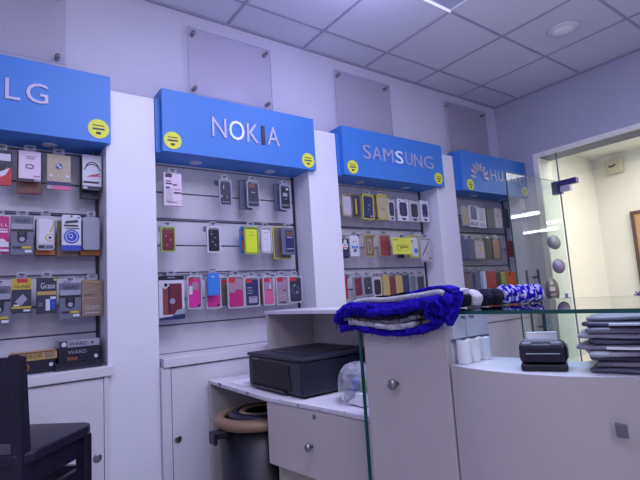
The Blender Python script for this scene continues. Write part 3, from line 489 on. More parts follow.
pack('S17', 'clear', 'slate navy case in silver frame, lowest row', 2, 'dgrey', [('r', .5, .35, .75, .4, 'wht'), ('r', .4, .75, .6, .78, 'lgrey')], frame='lgrey', tilt=-.04)
pack('S18', 'box', 'white card with black oval window, lowest row', 2, 'pale', [('p', rrect(.12, .88, .12, .88, .16), 'blk')])
pack('S19', 'case', 'gold case left of a maroon spine, lowest row', 2, 'gold', [('r', .1, .1, .2, .9, 'beige')])
pack('S20', 'case', 'narrow maroon case between the two gold cases', 2, 'maroon', [])
pack('S21', 'case', 'gold case right of the narrow maroon case', 2, 'gold', [('r', .75, .1, .85, .9, 'beige')])
pack('S22', 'case', 'very dark navy case tucked beside a gold case', 2, 'navy', [])
pack('S23', 'clear', 'blue grey case in silver frame, second last in the lowest row', 2, 'sgrey', [], frame='lgrey')
pack('S24', 'clear', 'dark slate case in silver frame, last in the lowest row', 2, 'dgrey', [], frame='lgrey')
# bay 4
pack('H1', 'clear', 'beige grey case, first in the top row under the HUAWEI sign', 3, 'beige', [], frame='pale', tab=False)
pack('H2', 'box', 'white card with a blue grey case picture, top row', 3, 'wht', [('r', .15, .35, .85, .95, 'sgrey'), ('t', 'BLA', .1, .08, .9, .24, 'ink')], tab=False)
pack('H3', 'box', 'white card with a pale case picture and lettering, top row', 3, 'wht', [('r', .15, .35, .85, .95, 'pale'), ('t', '102', .2, .08, .8, .24, 'ink')], tab=False)
pack('H4', 'case', 'dark blue case in the middle of the top row', 3, 'navy', [], frame='dgrey', tab=False)
pack('H5', 'clear', 'cream patterned case in the top row', 3, 'pale', [('c', .5, .3, .2, 'beige'), ('c', .4, .6, .2, 'lgrey'), ('c', .6, .8, .15, 'beige')], frame='pale', tab=False)
pack('H6', 'case', 'black case at the end of the top row behind the glass door', 3, 'blk', [], frame='dgrey', tab=False)
pack('H7', 'case', 'blue case, first in the middle row under the HUAWEI sign', 3, 'royb', [], frame='sgrey')
pack('H8', 'case', 'plain slate grey case, middle row', 3, 'sgrey', [])
pack('H9', 'clear', 'cream case with floral print, middle row', 3, 'pale', [('c', .4, .3, .14, 'beige'), ('c', .6, .55, .14, 'ylw2'), ('c', .4, .78, .12, 'beige'), ('c', .65, .85, .08, 'lgrey')], frame='beige')
pack('H10', 'case', 'black rugged case, middle row', 3, 'blk', [('c', .3, .85, .1, 'dgrey')])
pack('H11', 'case', 'copper brown case with black edge, middle row', 3, 'blk', [('r', .08, .05, .85, .95, 'cop')])
pack('H12', 'case', 'maroon case seen through the glass door, middle row', 3, 'maroon', [])
pack('H13', 'clear', 'grey brown case, first in the lowest row under the HUAWEI sign', 3, 'coffee', [], frame='grey')
pack('H14', 'case', 'slate blue case, lowest row', 3, 'sgrey', [('r', .1, .1, .3, .9, 'navy')])
pack('H15', 'case', 'narrow white case, lowest row', 3, 'wht', [('r', .1, .05, .3, .95, 'skyb')])
pack('H16', 'case', 'wide dark red case, lowest row', 3, 'red', [('r', .5, .45, .65, .5, 'rose')])
pack('H17', 'case', 'narrow black case, lowest row', 3, 'blk', [])
pack('H18', 'case', 'pale green case, lowest row', 3, 'grn', [])
pack('H19', 'case', 'bright orange case, last in the lowest row', 3, 'org', [('c', .35, .85, .1, 'blk')])
# thin hook rails above rows
for i, (a, b) in enumerate(BAYS):
    for z in (.475, .168):
        MB().tube([(a+.004, 2.606, z+.012), (b-.016, 2.606, z+.012)], .0035, M['rail'], 6).build('rail', BACKS[i])

# boxes on the first ledge
def lbox(x0, x1, z0, z1, y0, y1, col, D, lab):
    T = thing('retail_box', lab, 'box', ((x0+x1)/2, y0, z0), 'flat boxes lying on the first ledge')
    m = MB(); m.bev(x0, x1, y0, y1, z0, z1, pm(col), .0012, 1); decals(m, x0, x1, z0, z1, y0, D); m.build('carton', T)
    return T
lbox(.272, .470, -.264, -.232, 2.44, 2.57, 'blk', [('r', .02, .1, .98, .3, 'dgrey')], 'flat black tray at the bottom of the stack of lettered boxes')
lbox(.288, .462, -.231, -.168, 2.47, 2.60, 'blk', [('t', 'WARD', .22, .55, .66, .8, 'lgrey'), ('t', 'S50', .2, .12, .45, .32, 'oran2'), ('c', .9, .25, .05, 'wht'), ('r', .02, .02, .98, .08, 'dgrey')], 'black WARD box with orange print in the middle of the stack')
lbox(.290, .461, -.167, -.135, 2.475, 2.60, 'lgrey', [('r', .0, .0, .2, 1, 'dgrey'), ('c', .12, .5, .06, 'wht'), ('t', 'WARD', .24, .25, .68, .75, 'ink'), ('c', .82, .5, .03, 'ink')], 'grey WARD box on top of the stack of lettered boxes')
lbox(.110, .275, -.264, -.208, 2.47, 2.58, 'blk', [('t', '2', .25, .3, .36, .8, 'oran2'), ('n', .3, .55, .09, .075, 'oran2'), ('c', .9, .6, .05, 'wht'), ('r', .02, .0, .1, .4, 'royb')], 'black box with an orange figure under the yellow lettered box')
lbox(.105, .283, -.207, -.170, 2.475, 2.575, 'gold', [('t', 'MIRROR', .15, .25, .68, .8, 'ink'), ('r', .72, .2, .95, .8, 'tanb'), ('r', 0, .88, 1, 1, 'maroon')], 'yellow lettered box behind the dark chair')
lbox(-.06, .09, -.264, -.20, 2.47, 2.58, 'dgrey', [('r', .1, .4, .8, .6, 'lgrey')], 'grey box on the ledge hidden by the chair back')

# ---------------------------------------------------------------- desk with drawer and open bay
ZD = -.40
dk = thing('desk', 'worn white staff desk with a drawer and open bin bay', 'desk', (1.25, 1.8, ZF))
poly = [(.965, 2.385), (.955, 1.755), (1.012, 1.36), (1.03, 1.17), (1.60, 1.17), (1.60, 2.385)]
MB().prism(poly, ZD-.018, ZD, M['ctop'], 'z').build('top', dk, bevel=.002)
wm = rgb('chipped white edging', 205, 202, 214, rough=.6)
wn = wm.node_tree; wr = [n for n in wn.nodes if n.type == 'VALTORGB'][0]; wt = [n for n in wn.nodes if n.type == 'TEX_NOISE'][0]; wt.inputs['Scale'].default_value = 34; wt.inputs['Detail'].default_value = 6
wr.color_ramp.elements[0].position = .36; wr.color_ramp.elements[0].color = (.075, .04, .035, 1); wr.color_ramp.elements[1].position = .42
m = MB(); pp = poly[:4]; v = [(p[0]-.0025, p[1], z) for z in (ZD-.012, ZD-.0005) for p in pp]+[(p[0]+.004, p[1], ZD+.0004) for p in pp]
m.add(v, [f for k in range(3) for f in ((k, k+1, 5+k, 4+k), (4+k, 5+k, 9+k, 8+k))], wm)
o = m.build('worn_edge', dk); o['label'] = 'brown chipped edge'
MB().box(.968, 1.6, 2.365, 2.385, ZF, ZD-.019, M['counter']).build('side_panel', dk)
MB().box(1.0, 1.6, 1.735, 1.753, ZF, ZD-.019, M['counter']).build('divider', dk); MB().box(1.59, 1.6, 1.754, 2.364, ZF, ZD-.019, M['counter']).build('back_panel', dk); MB().box(1.05, 1.6, 1.175, 1.19, ZF, ZD-.019, M['counter']).build('side_panel', dk)
dr = MB(); dr.prism([(.957, 1.752), (1.010, 1.362), (1.030, 1.172), (1.05, 1.172), (1.03, 1.362), (.975, 1.752)], -.66, ZD-.020, M['counter'], 'z'); dro = dr.build('drawer', dk, bevel=.0015)
# drawer knob and lock point out of the -x face
def knob(x, y, z, par, r=.014):
    MB().lathe((x, y, z), [(.006, 0), (.006, -.014), (r, -.018), (r*1.02, -.024), (r*.7, -.030), (.002, -.031)], M['steel'], 20, 'x').build('knob', par)
knob(.992, 1.487, -.546, dro); MB().lathe((.995, 1.467, -.437), [(.010, 0), (.010, -.003), (.006, -.004)], M['steel'], 16, 'x').build('lock', dro)
m = MB(); m.box(1.03, 1.05, 1.19, 1.72, ZF, -.95, M['counter']); m.box(1.0, 1.58, 1.2, 1.73, -.97, -.95, M['counter']); m.build('lower_shelf', dk)

# raised shelf behind the printer
sh = thing('raised_shelf', 'white open cubby shelf standing on the desk behind the printer', 'shelf', (1.45, 1.9, ZD))
MB().bev(1.278, 1.598, 2.285, 2.303, ZD+.001, -.085, M['counter'], .0015).build('side_panel', sh)
MB().box(1.580, 1.598, 1.45, 2.284, ZD+.001, -.085, M['counter']).build('back_panel', sh)
MB().bev(1.272, 1.602, 1.45, 2.309, -.084, -.066, M['ctop'], .0015).build('top_board', sh)
MB().box(1.278, 1.58, 1.45, 1.466, ZD+.001, -.085, M['counter']).build('side_panel', sh)

# printer
pr = thing('printer', 'black box-shaped laser printer on the white desk', 'printer', (1.22, 1.78, ZD))
x0, x1, y0, y1, z0, z1 = 1.02, 1.43, 1.575, 2.03, ZD+.002, -.243
MB().bev(x0, x1, y0, y1, z0+.006, z1-.012, M['black'], .012, 3).build('body', pr)
lid = MB(); lid.bev(x0-.004, x1+.004, y0-.004, y1+.004, z1-.014, z1, M['black'], .006, 2); lid.bev(x0+.11, x1-.06, y0+.09, y1-.09, z1-.001, z1+.003, M['black2'], .003, 1); lid.bev(x0+.07, x0+.10, y0+.08, y1-.10, z1-.001, z1+.004, M['blackg'], .002, 1); lid.build('lid', pr)
sl = MB(); sl.prism([(y1-.045, z0+.022), (y1-.045, z1-.030), (y0+.10, z1-.034), (y0+.075, z0+.022)], x0-.003, x0+.002, M['pit'], 'x'); sl.build('output_slot', pr)
tr = MB()
tr.bev(x0-.012, x0+.01, y0+.12, y1-.05, z0+.008, z0+.020, M['blackg'], .003, 1); tr.build('paper_tray', pr)
MB().box(x0-.0015, x0+.001, y1-.10, y1-.05, z1-.026, z1-.022, M['grey']).build('badge', pr)
for dx in (x0+.03, x1-.03):
    for dy in (y0+.03, y1-.03): MB().cyl((dx, dy, ZD+.0005), .012, .008, M['black2'], 'z', 12).build('foot', pr)
tag(MB().box(1.00, 1.13, 2.045, 2.21, ZD+.0008, ZD+.004, M['paper']).build('paper_sheet', loc=(1.06, 2.1, ZD)), 'loose white paper on the desk beside the printer', 'paper')

# trash bin
bn = thing('trash_bin', 'round dark trash bin with a tan rim in the desk bay', 'trash bin', (1.03, 1.97, ZF))
cx, cy = 1.035, 1.965; zr = -.505
prof = [(.150, 0), (.155, .02), (.185, zr-ZF-.03), (.190, zr-ZF-.03), (.172, zr-ZF-.035), (.15, .03)]
MB().lathe((cx, cy, ZF+.002), prof[:3]+[(.178, zr-ZF-.03), (.145, .03)], M['bin'], 40).build('bucket', bn)
MB().lathe((cx, cy, zr), [(.192, -.040), (.204, -.034), (.206, -.014), (.196, -.002), (.168, .004), (.160, -.006), (.165, -.03), (.192, -.040)], M['tan'], 48).build('rim', bn)
MB().lathe((cx+.01, cy-.01, zr), [(.158, -.012), (.150, .006), (.118, .016), (.112, .010), (.110, -.02), (.150, -.03), (.158, -.012)], M['black'], 40).build('lid_ring', bn)
MB().lathe((cx+.01, cy-.01, zr), [(.110, .006), (.102, .014), (.085, .014), (.080, .004), (.082, -.02), (.108, -.02), (.110, .006)], M['tan'], 40).build('inner_ring', bn)
h = MB(); a = math.radians(188); hx, hy = cx+.19*math.cos(a), cy+.19*math.sin(a)
h.bev(hx-.055, hx+.012, hy-.03, hy+.03, zr-.065, zr-.035, M['bin'], .006); h.bev(hx-.058, hx-.042, hy-.03, hy+.03, zr-.085, zr-.036, M['bin'], .004); h.build('handle', bn)

# bag with white box
bg = thing('plastic_bag', 'crumpled clear plastic bag around a white carton on the desk end', 'bag', (1.12, 1.36, ZD))
def blob(c, r, m, seed, n=20, k=10, amp=.18, flat=True, up=1.0):
    rnd = random.Random(seed); ph = [rnd.uniform(0, 6.3) for _ in range(6)]
    v = []; f = []
    for i in range(k+1):
        th = PI*i/k
        for j in range(n):
            a = 2*PI*j/n
            q = 1+amp*(math.sin(3*a+ph[0]+2*th)+.6*math.sin(5*a+ph[1]-3*th)+.4*math.sin(9*a+ph[2]+7*th))/2
            z = math.cos(th)*r[2]*q
            if flat and z < -r[2]*.85: z = -r[2]*.85
            v.append((c[0]+r[0]*math.sin(th)*math.cos(a)*q, c[1]+r[1]*math.sin(th)*math.sin(a)*q, c[2]+z))
    for i in range(k):
        for j in range(n):
            f.append((i*n+j, i*n+(j+1) % n, (i+1)*n+(j+1) % n, (i+1)*n+j))
    return v, f
v, f = blob((1.135, 1.375, ZD+.066), (.065, .10, .075), None, 3)
MB().add(v, f, M['film'], False).build('bag_film', bg)
MB().bev(1.085, 1.15, 1.295, 1.375, ZD+.004, ZD+.05, M['paper'], .004).build('carton', bg)
MB().box(1.09, 1.13, 1.345, 1.375, ZD+.03, ZD+.055, pm('royb')).box(1.11, 1.14, 1.30, 1.33, ZD+.052, ZD+.095, pm('lime')).box(1.1, 1.13, 1.33, 1.36, ZD+.06, ZD+.09, pm('skyb')).build('wrapper', bg)

# ---------------------------------------------------------------- service counter
ZG = -.060
ct = thing('service_counter', 'cream white curved service counter with a knobbed door and lower shelf', 'counter', (1.05, .8, ZF))
MB().box(.985, 1.145, .805, 1.13, ZF, -.071, M['white2']).build('cabinet_body', ct)
dd = MB().bev(.965, .983, .803, 1.125, -1.15, -.082, M['counter'], .002).build('door', ct); knob(.965, .992, -.262, dd, .015)
curve = [(.965, .797), (.950, .74), (.942, .68), (.943, .62), (.950, .565), (.966, .51), (.992, .455), (1.035, .402), (1.10, .345), (1.19, .29), (1.30, .25), (1.42, .22)]
back = [(1.46, .30), (1.46, .44), (1.30, .52), (1.17, .56), (1.145, .60), (1.145, .797)]
MB().prism([(p[0]+.004, p[1]+.002) for p in curve]+back, -.213, -.195, M['ctop'], 'z', smooth=False).build('shelf_top', ct)
def off(pts, d): return [(p[0]+d, p[1]+d*.2) for p in pts]
inner = [(p[0]+.018, p[1]+.006) for p in curve]
m = MB(); v = []; n = len(curve)
for z in (ZF, -.196):
    v += [(p[0]+.002, p[1], z) for p in curve]
v2 = [(p[0]+.02, p[1]+.01, z) for z in (ZF, -.196) for p in curve]
m.add(v, [(k, k+1, n+k+1, n+k) for k in range(n-1)], M['counter'], True); m.add(v2, [(k, k+1, n+k+1, n+k) for k in range(n-1)], M['counter'], True); m.build('curved_panel', ct)
MB().box(1.125, 1.143, .60, .80, ZF, -.2135, M['counter']).build('back_panel', ct)
MB().bev(.990, .996, .414, .436, -.305, -.277, M['steel'], .003, T=None).build('lock_plate', ct)
gt = MB(); gp = [(.972, 1.15), (.968, .75), (.975, .5), (.99, .2), (1.60, .2), (1.60, 1.15)]
n = len(gp)
gt.add([(p[0], p[1], ZG) for p in gp], [tuple(range(n))], M['gtop']);  gt.add([(p[0], p[1], ZG-.008) for p in gp], [tuple(range(n))], M['gtop'])
for k in range(n):
    p, q = gp[k], gp[(k+1) % n]; gt.add([(p[0], p[1], ZG-.0082), (q[0], q[1], ZG-.0082), (q[0], q[1], ZG+.0002), (p[0], p[1], ZG+.0002)], [(0, 1, 2, 3)], M['gedge'])
gto = gt.build('glass_top', ct); gto['label'] = 'clear glass top with green edge'
q = MB(); q.add([(.966, 1.139, ZF), (1.6, 1.139, ZF), (1.6, 1.139, -.07), (.966, 1.139, -.07)], [(0, 1, 2, 3)], M['gtop']); q.box(.960, .966, 1.134, 1.143, ZF, -.07, M['gedge']); q.build('glass_side', ct)
q = MB(); q.add([(1.09, .606, -.1945), (1.4, .606, -.1945), (1.4, .606, -.069), (1.09, .606, -.069)], [(0, 1, 2, 3)], M['gtop']); q.box(1.086, 1.09, .603, .609, -.1945, -.069, M['gedge']); q.build('glass_divider', ct)

for (a, b, kx) in ((.990, 1.044, 1.030), (1.046, 1.143, 1.062)):
    o = MB().bev(a, b, .799, .8045, -.134, -.073, M['white2'], .0012).build('side_door', ct)
    MB().lathe((kx, .799, -.080), [(.003, 0), (.003, -.006), (.006, -.009), (.005, -.013), (.001, -.014)], M['steel'], 14, 'y').build('knob', o)
MB().box(.986, 1.144, .8, .8045, -.141, -.135, M['groove']).build('side_rail', ct)
# paper rolls
for (x, y, lab) in ((1.003, .7805, 'white upright paper roll nearest the counter door'), (1.043, .7805, 'middle white upright paper roll on the counter shelf'), (1.086, .7805, 'white upright paper roll farthest from the counter door')):
    T = thing('paper_roll', lab, 'paper roll', (x, y, -.1945), 'white paper rolls on the counter shelf')
    y -= .0; MB().lathe((x, y, -.1942), [(.0165, 0), (.0175, .003), (.0175, .055), (.0165, .058), (.006, .058), (.005, .05)], M['paper'], 28).build('roll', T); MB().cyl((x, y, -.1365), .006, .0015, M['tan'], 'z', 14).build('core', T)

# receipt printer
def place(mb_list, root): pass
rp = thing('receipt_printer', 'small black receipt printer with white paper sticking out', 'printer', (1.027, .583, -.195), rz=0)
ang = math.radians(-62)   # front looks toward the staff side
Tm = Matrix.Translation((1.027, .583, -.195)) @ Matrix.Rotation(ang, 4, 'Z')
MB().bev(-.047, .047, -.036, .036, .0015, .016, M['black2'], .004, 2, Tm).build('base', rp)
MB().bev(-.048, .048, -.035, .037, .017, .062, M['black'], .011, 3, Tm).bev(-.036, .036, -.0365, -.030, .020, .040, M['blackg'], .002, 1, Tm).build('body', rp)
MB().bev(-.040, .034, -.030, .034, .058, .068, M['grey'], .006, 2, Tm).build('paper_cover', rp)
MB().box(-.030, .032, -.012, -.0105, .055, .082, M['paper'], Matrix.Translation((0, 0, 0)) @ Tm).box(-.030, .032, -.012, .01, .0805, .082, M['paper'], Tm).build('paper', rp)
q = MB(); q.lathe((.0485, .005, .04), [(.016, 0), (.016, .002), (.006, .003)], M['grey'], 20, 'x', T=Tm); q.build('side_dial', rp)
MB().bev(-.042, -.020, -.034, -.02, .054, .064, M['grey'], .003, 1, Tm).build('button', rp); MB().bev(.016, .040, -.034, -.02, .054, .064, M['grey'], .003, 1, Tm).build('button', rp)

# stack of sleeved papers
rnd = random.Random(4); z = -.1945
cols = ['sleeve2', 'sleeve', 'sleeve2', 'sleeve3', 'sleeve', 'sleeve2', 'sleeve3', 'sleeve', 'sleeve2', 'sleeve3']
plab = ['dark plastic sleeved bundle at the very bottom of the stack', 'grey sleeved bundle second from the bottom of the stack', 'dark sleeved bundle third from the bottom of the stack', 'pale sleeved bundle fourth from the bottom of the stack', 'grey sleeved bundle with a white folded sheet, fifth from the bottom', 'dark sleeved bundle sixth from the bottom of the stack', 'pale wide wrinkled sleeve fourth from the top of the stack', 'grey sleeved bundle third from the top of the stack', 'dark sleeved bundle second from the top of the stack', 'pale sleeve lying on top of the stack']
for i in range(10):
    th = rnd.uniform(.0105, .0125); ox, oy = rnd.uniform(-.012, .008), rnd.uniform(-.012, .012); rz = math.radians(-68+rnd.uniform(-8, 8)); W, D = .14+rnd.uniform(-.008, .010), .11+rnd.uniform(-.008, .008)
    if i in (3, 6): W += .012; D += .01
    n = 14; V = []; F = []
    ph = rnd.uniform(0, 6); cxy = (1.18+ox, .392+oy)
    ring = []
    for (ux, uy) in [(-1+2*k/n, -1) for k in range(n)]+[(1, -1+2*k/n) for k in range(n)]+[(1-2*k/n, 1) for k in range(n)]+[(-1, 1-2*k/n) for k in range(n)]: ring.append((ux, uy))
    def pt(u, v, h, sc=1.0):
        x = u*W*sc; y = v*D*sc; return (cxy[0]+x*math.cos(rz)-y*math.sin(rz), cxy[1]+x*math.sin(rz)+y*math.cos(rz), z+h)
    R = len(ring)
    for (sc, hf) in ((.90, 0), (.985, .18), (1.0, .5), (.985, .85), (.92, .98)):
        for k, (u, v) in enumerate(ring):
            wv = .35*math.sin(k*.9+ph)*(sc > .95) ; V.append(pt(u, v, th*min(1.0, max(.02, hf+wv*.3)), sc*(1+.02*math.sin(k*.5+ph*2))))
    for a in range(4):
        for k in range(R): F.append((a*R+k, a*R+(k+1) % R, (a+1)*R+(k+1) % R, (a+1)*R+k))
    F.append(tuple(range(R))); F.append(tuple(range(4*R, 5*R)))
    root = thing('sleeved_bundle', plab[i], 'paper bundle', (cxy[0], cxy[1], z), 'stack of plastic sleeved papers on the counter')
    MB().add(V, F, M[cols[i]], True).build('sleeve', root)
    if i in (4, 8):
        Tq = Matrix.Translation((cxy[0]-.01, cxy[1]-.0, z)) @ Matrix.Rotation(rz, 4, 'Z')
        MB().box(-W*.6, W*.5, -D-.006, -D*.6, th*.40, th*.72, M['paper'], Tq).build('paper_sheet', root)
    z += th+.0002

# ---------------------------------------------------------------- scarves
sc = thing('scarf_pile', 'pile of folded royal blue scarves with white and black stripes on the counter edge', 'scarf', (.97, .98, ZG))
XF, XB = .935, 1.24
def sheet(name, pts, thick, m, x0, x1, par, wob=.004, seed=0, stripes=None, fr=0):
    """folded cloth: a profile of (y, z) points swept from x0 to x1 with soft wobble"""
    rnd = random.Random(seed); ph = [rnd.uniform(0, 6.3) for _ in range(4)]
    # resample
    P = [Vector((0, p[0], p[1])) for p in pts]; Q = []
    for i in range(len(P)-1):
        p0 = P[max(i-1, 0)]; p1 = P[i]; p2 = P[i+1]; p3 = P[min(i+2, len(P)-1)]
        for k in range(6):
            t = k/6; Q.append(.5*((2*p1)+(p2-p0)*t+(2*p0-5*p1+4*p2-p3)*t*t+(3*p1-p0-3*p2+p3)*t*t*t))
    Q.append(P[-1]); n = len(Q); nx = 9; V = []; F = []; MI = []
    for side in (0, 1):
        for j in range(nx):
            x = x0+(x1-x0)*j/(nx-1)
            for i, q in enumerate(Q):
                d = (Q[min(i+1, n-1)]-Q[max(i-1, 0)]).normalized(); nr = Vector((0, -d.z, d.y))
                w = wob*(math.sin(i*.35+ph[0]+j*.9)+.5*math.sin(i*.8+ph[1]-j*1.3))
                p = q+nr*((thick/2 if side else -thick/2)+w*.5)
                V.append((x+(wob*1.6*math.sin(i*.5+ph[2])+wob*math.sin(i*1.7+ph[3]) if j == 0 else 0), p.y, p.z))
    N = n*nx; mb = MB(); mb.v = V
    for m_ in [m]+([s[2] for s in stripes] if stripes else []): mb.mi(m_)
    def mm(j, i):
        if stripes:
            for (a, b, mt) in stripes:
                if a <= j < b: return mb.mi(mt)
        return mb.mi(m)
    def q4(a, b, c, d, k): mb.f.append((a, b, c, d)); mb.m.append(k); mb.sm.append(True)
    for j in range(nx-1):
        for i in range(n-1):
            for s in (0, 1): q4(s*N+j*n+i, s*N+j*n+i+1, s*N+(j+1)*n+i+1, s*N+(j+1)*n+i, mm(j, i))
    for i in range(n-1):
        for j in (0, nx-1): q4(j*n+i, j*n+i+1, N+j*n+i+1, N+j*n+i, mm(0, i))
    for j in range(nx-1):
        for i in (0, n-1): q4(j*n+i, (j+1)*n+i, N+(j+1)*n+i, N+j*n+i, mm(j, i))
    for k in range(fr):
        i = rnd.randrange(n); q = Q[i]; y, zz = q.y, q.z-thick*.3
        L = rnd.uniform(.006, .016)
        mb.tube([(x0-.001, y, zz), (x0-.004, y+rnd.uniform(-.004, .004), zz-L*.6), (x0-.003, y+rnd.uniform(-.006, .006), zz-L)], .0008, m, 4)
    return mb.build(name, par)
sheet('fold', [(.80, -.075), (.83, -.095), (.90, -.112), (1.0, -.116), (1.09, -.108), (1.15, -.103), (1.205, -.112)], .018, M['royal'], XF+.004, .962, sc, .004, 11, fr=40)
sheet('fold', [(.88, -.090), (.93, -.098), (1.0, -.101), (1.07, -.092), (1.15, -.088)], .014, M['cwhite'], XF-.001, .962, sc, .003, 12)
sheet('fold', [(.86, -.070), (.92, -.080), (1.0, -.086), (1.09, -.080), (1.18, -.078)], .010, M['cgrey'], XF+.002, .962, sc, .003, 13)
sheet('fold', [(.84, -.058), (.90, -.066), (1.0, -.075), (1.10, -.071), (1.20, -.070)], .010, M['cblack'], XF-.002, .962, sc, .003, 14, fr=25)
sheet('fold', [(.82, -.040), (.90, -.050), (1.02, -.058), (1.12, -.056), (1.20, -.070), (1.215, -.096)], .022, M['royal'], XF-.004, 1.02, sc, .003, 15, fr=30)
sheet('fold', [(.80, -.034), (.90, -.046), (1.0, -.052), (1.12, -.046), (1.185, -.057)], .022, M['royal'], XF-.006, 1.04, sc, .003, 16)
sheet('fold', [(.765, -.028), (.80, -.026), (.88, -.036), (1.0, -.042), (1.10, -.036), (1.16, -.040), (1.20, -.064)], .018, M['royal'], XF-.004, 1.0, sc, .003, 17)
sheet('fold', [(.775, -.014), (.80, -.010), (.88, -.017), (1.0, -.024), (1.08, -.022), (1.13, -.030)], .014, M['cwhite'], .936, 1.04, sc, .001, 21)
sheet('fold', [(.92, -.006), (.98, -.0135), (1.04, -.0135)], .004, M['cblack'], .950, .99, sc, .001, 23)
sheet('fold', [(.76, -.006), (.79, .002), (.84, -.001), (.90, -.010)], .008, M['royal'], .940, .985, sc, .001, 24)
# rolled end
spiral = []
for k in range(22):
    a = k*PI/6; r = .030-.0011*k
    spiral.append((.800+r*.95*math.cos(a-.5), -.062+r*1.15*math.sin(a-.5)))
sheet('rolled_fold', spiral, .006, M['royal'], XF-.010, .962, sc, .002, 18, fr=45)
sheet('fold', [(.735, -.010), (.738, -.030), (.752, -.060), (.775, -.090)], .016, M['royal'], XF+.002, .955, sc, .002, 19, fr=12)
sheet('fold', [(.80, -.006), (.775, -.022), (.768, -.048), (.782, -.08)], .026, M['royal'], XF+.004, .965, sc, .002, 22)
# folded scarves in a row on the glass
def roll(c, r, cols, lab, seed, ry=0.0, grp='folded scarves in a row on the counter glass', patt=None):
    T = thing('folded_scarf', lab, 'scarf', (c[0], c[1], ZG), grp)
    rnd = random.Random(seed); n = 28; m = MB()
    d = Vector((math.cos(ry), math.sin(ry), 0)); u = Vector((-d.y, d.x, 0)); k2 = 10
    V = []; F = []; base = len(m.v)
    ph = rnd.uniform(0, 6)
    for i in range(k2+1):
        t = -1+2*i/k2; prof = math.sqrt(max(0.0, 1-abs(t)**2.6))
        for j in range(n):
            a = 2*PI*j/n; wob = 1+.05*math.sin(5*a+ph)+.03*math.sin(9*a+3*t)
            rad = max(prof, .02)
            p = Vector((c[0], c[1], ZG+.0015+r[2]))+d*(t*r[0])+u*(math.cos(a)*r[1]*rad*wob)+Vector((0, 0, max(-r[2], math.sin(a)*r[2]*rad*wob)))
            V.append(tuple(p))
    for mt in cols: m.mi(mt)
    m.v = V
    for i in range(k2):
        for j in range(n):
            m.f.append((i*n+j, i*n+(j+1) % n, (i+1)*n+(j+1) % n, (i+1)*n+j)); m.sm.append(True)
            if patt: k = int((math.sin(i*1.9+seed)+math.sin(j*1.1+i*.8+seed*2)) > .15) % len(cols)
            else: k = 0 if len(cols) == 1 else (1 if i in (4, 5) else 0)
            m.m.append(m.mi(cols[k]))
    m.build('cloth', T)
dirr = math.radians(-26.5)
line = [(1.059, .826), (1.083, .814), (1.110, .800), (1.142, .785), (1.170, .771), (1.196, .757), (1.218, .746), (1.240, .735), (1.262, .724), (1.284, .713)]
RW = [('cwhite', 'white folded scarf next to the blue pile'), ('cblack', 'black folded scarf after the first white one'), ('cwhite', 'off-white folded scarf, second white one in the row'), ('cblack', 'large black folded scarf in the middle of the row'), ('cblack', 'small black folded scarf before the patterned ones')]
for k, (c_, lab) in enumerate(RW):
    x, y = line[k][0]+.016, line[k][1]+.03
    roll((x, y), (.019 if k in (0, 1, 4) else .023, .042, .024), [M[c_]], lab, 20+k, dirr)
for k in range(5):
    x, y = line[5+k][0]+.016, line[5+k][1]+.03
    roll((x, y), (.0158, .038, .0275), [M['royal'], rgb('pale patterned cloth', 160, 160, 196, rough=.95, noise=.2, scale=60)], 'blue and white patterned scarf, '+['first', 'second', 'third', 'fourth', 'end'][k]+' of the patterned ones in the row', 31+k, dirr, patt=True)

# ---------------------------------------------------------------- chair
ch = thing('chair', 'dark wooden high chair with solid back before the first base cabinet', 'chair', (.12, 1.94, ZF))
Tc = Matrix.Translation((.095, 1.97, 0)) @ Matrix.Rotation(math.radians(48), 4, 'Z')     # local +x is the way it faces
wd = M['wood']; hw = .185
m = MB(); m.prism(rrect(-hw, hw, -hw, hw, .05), -.450, -.415, wd, 'z', T=Tc); m.build('seat', ch, bevel=.008)
m = MB(); 
for s_ in (-1, 1): m.box(-hw+.03, hw-.03, s_*(hw-.03)-.01, s_*(hw-.03)+.01, -.52, -.451, wd, Tc)
for s_ in (-1, 1): m.box(s_*(hw-.03)-.01, s_*(hw-.03)+.01, -hw+.03, hw-.03, -.52, -.451, wd, Tc)
m.build('apron', ch)
for sx in (-1, 1):
    for sy in (-1, 1):
        x, y = sx*(hw-.03), sy*(hw-.03)
        if sx < 0:
            m = MB(); m.prism([(x-.02, ZF+.001), (x+.02, ZF+.001), (x+.022, -.45), (x-.005, -.13), (x-.04, -.12), (x-.022, -.45)], y-.018, y+.018, wd, 'y', T=Tc); m.build('back_post', ch, bevel=.003)
        else:
            m = MB(); m.bev(x-.02, x+.02, y-.02, y+.02, ZF+.001, -.451, wd, .004, T=Tc); m.build('leg', ch)
m = MB(); m.prism([(-hw+.010, -.385), (-hw+.030, -.385), (-hw+.012, -.128), (-hw-.008, -.128)], -hw+.048, hw-.048, wd, 'y', T=Tc); m.build('backrest', ch, bevel=.003)
for sy in (-1, 1): MB().box(-hw+.05, hw-.05, sy*(hw-.03)-.009, sy*(hw-.03)+.009, -.645, -.56, wd, Tc).build('stretcher', ch)
MB().box(hw-.039, hw-.021, -hw+.05, hw-.05, -.645, -.56, wd, Tc).build('stretcher', ch)
MB().box(-hw+.021, -hw+.039, -hw+.05, hw-.05, -.645, -.56, wd, Tc).build('stretcher', ch)

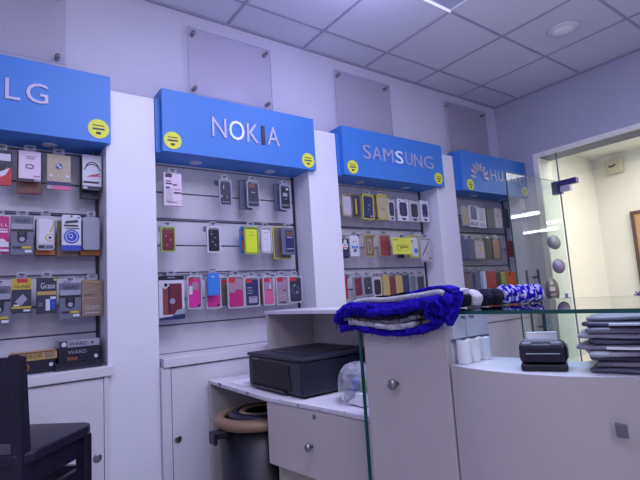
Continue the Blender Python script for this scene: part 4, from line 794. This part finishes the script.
# ---------------------------------------------------------------- light
def area(loc, size, power, col, rot=(0, 0, 0), sy=None):
    l = bpy.data.lights.new('area', 'AREA'); l.size = size; l.energy = power; l.color = col
    if sy: l.shape = 'RECTANGLE'; l.size_y = sy
    o = bpy.data.objects.new('area_light', l); o.location = (loc[0], loc[1], loc[2]+HZ); o.rotation_euler = rot; C.objects.link(o); return o
BLU = (.70, .71, 1.0)
area((.9, .7, 1.78), 1.0, 40, BLU); area((2.4, .2, 1.78), 1.0, 24, (.80, .80, 1.0)); area((-.9, .2, 1.78), .8, 16, BLU)
area((-.4, -1.6, 1.5), 1.2, 20, (.93, .92, .95), rot=(math.radians(55), 0, math.radians(-30)))  # added fill from behind the camera, no fitting of its own
area((5.2, 1.1, 1.45), 1.6, 58, (1.0, .98, .93)); area((5.6, -1.2, 1.45), 1.4, 36, (1.0, .98, .93))
pl = bpy.data.lights.new('glow', 'POINT'); pl.energy = 10; pl.color = (.50, .50, 1.0); pl.shadow_soft_size = .25  # unseen point lamp added for the blue glow on the ceiling
area((1.2, .2, .2), 2.0, 20, (.74, .74, 1.0), rot=(PI, 0, 0))  # added uplight with no fitting, brightens the ceiling
po = bpy.data.objects.new('glow_light', pl); po.location = (1.72, 1.66, 1.58+HZ); C.objects.link(po)
wld = bpy.data.worlds.new('world'); bpy.context.scene.world = wld; wld.use_nodes = True
wld.node_tree.nodes['Background'].inputs[0].default_value = (.55, .56, .88, 1); wld.node_tree.nodes['Background'].inputs[1].default_value = .25

# ---------------------------------------------------------------- camera
F = 466.0
def nrm(v): return Vector(v).normalized()
X = nrm((645, -15, -F)); Y = nrm((-339, -77, -F)); Z = X.cross(Y).normalized(); Y = Z.cross(X)
R = Matrix((X, Y, Z))                 # rows: world axes in camera space
cd = bpy.data.cameras.new('camera'); cd.sensor_width = 36; cd.sensor_fit = 'HORIZONTAL'; cd.lens = F/640*36; cd.clip_start = .02
co = bpy.data.objects.new('camera', cd); C.objects.link(co)
co.matrix_world = Matrix.Translation((0, 0, HZ)) @ R.to_4x4()
bpy.context.scene.camera = co
for o in bpy.data.objects:
    if '_o' in o: del o['_o']
sc_ = bpy.context.scene
sc_.view_settings.view_transform = 'Standard'; sc_.view_settings.look = 'None'; sc_.view_settings.exposure = 0
sc_.cycles.transparent_max_bounces = 24
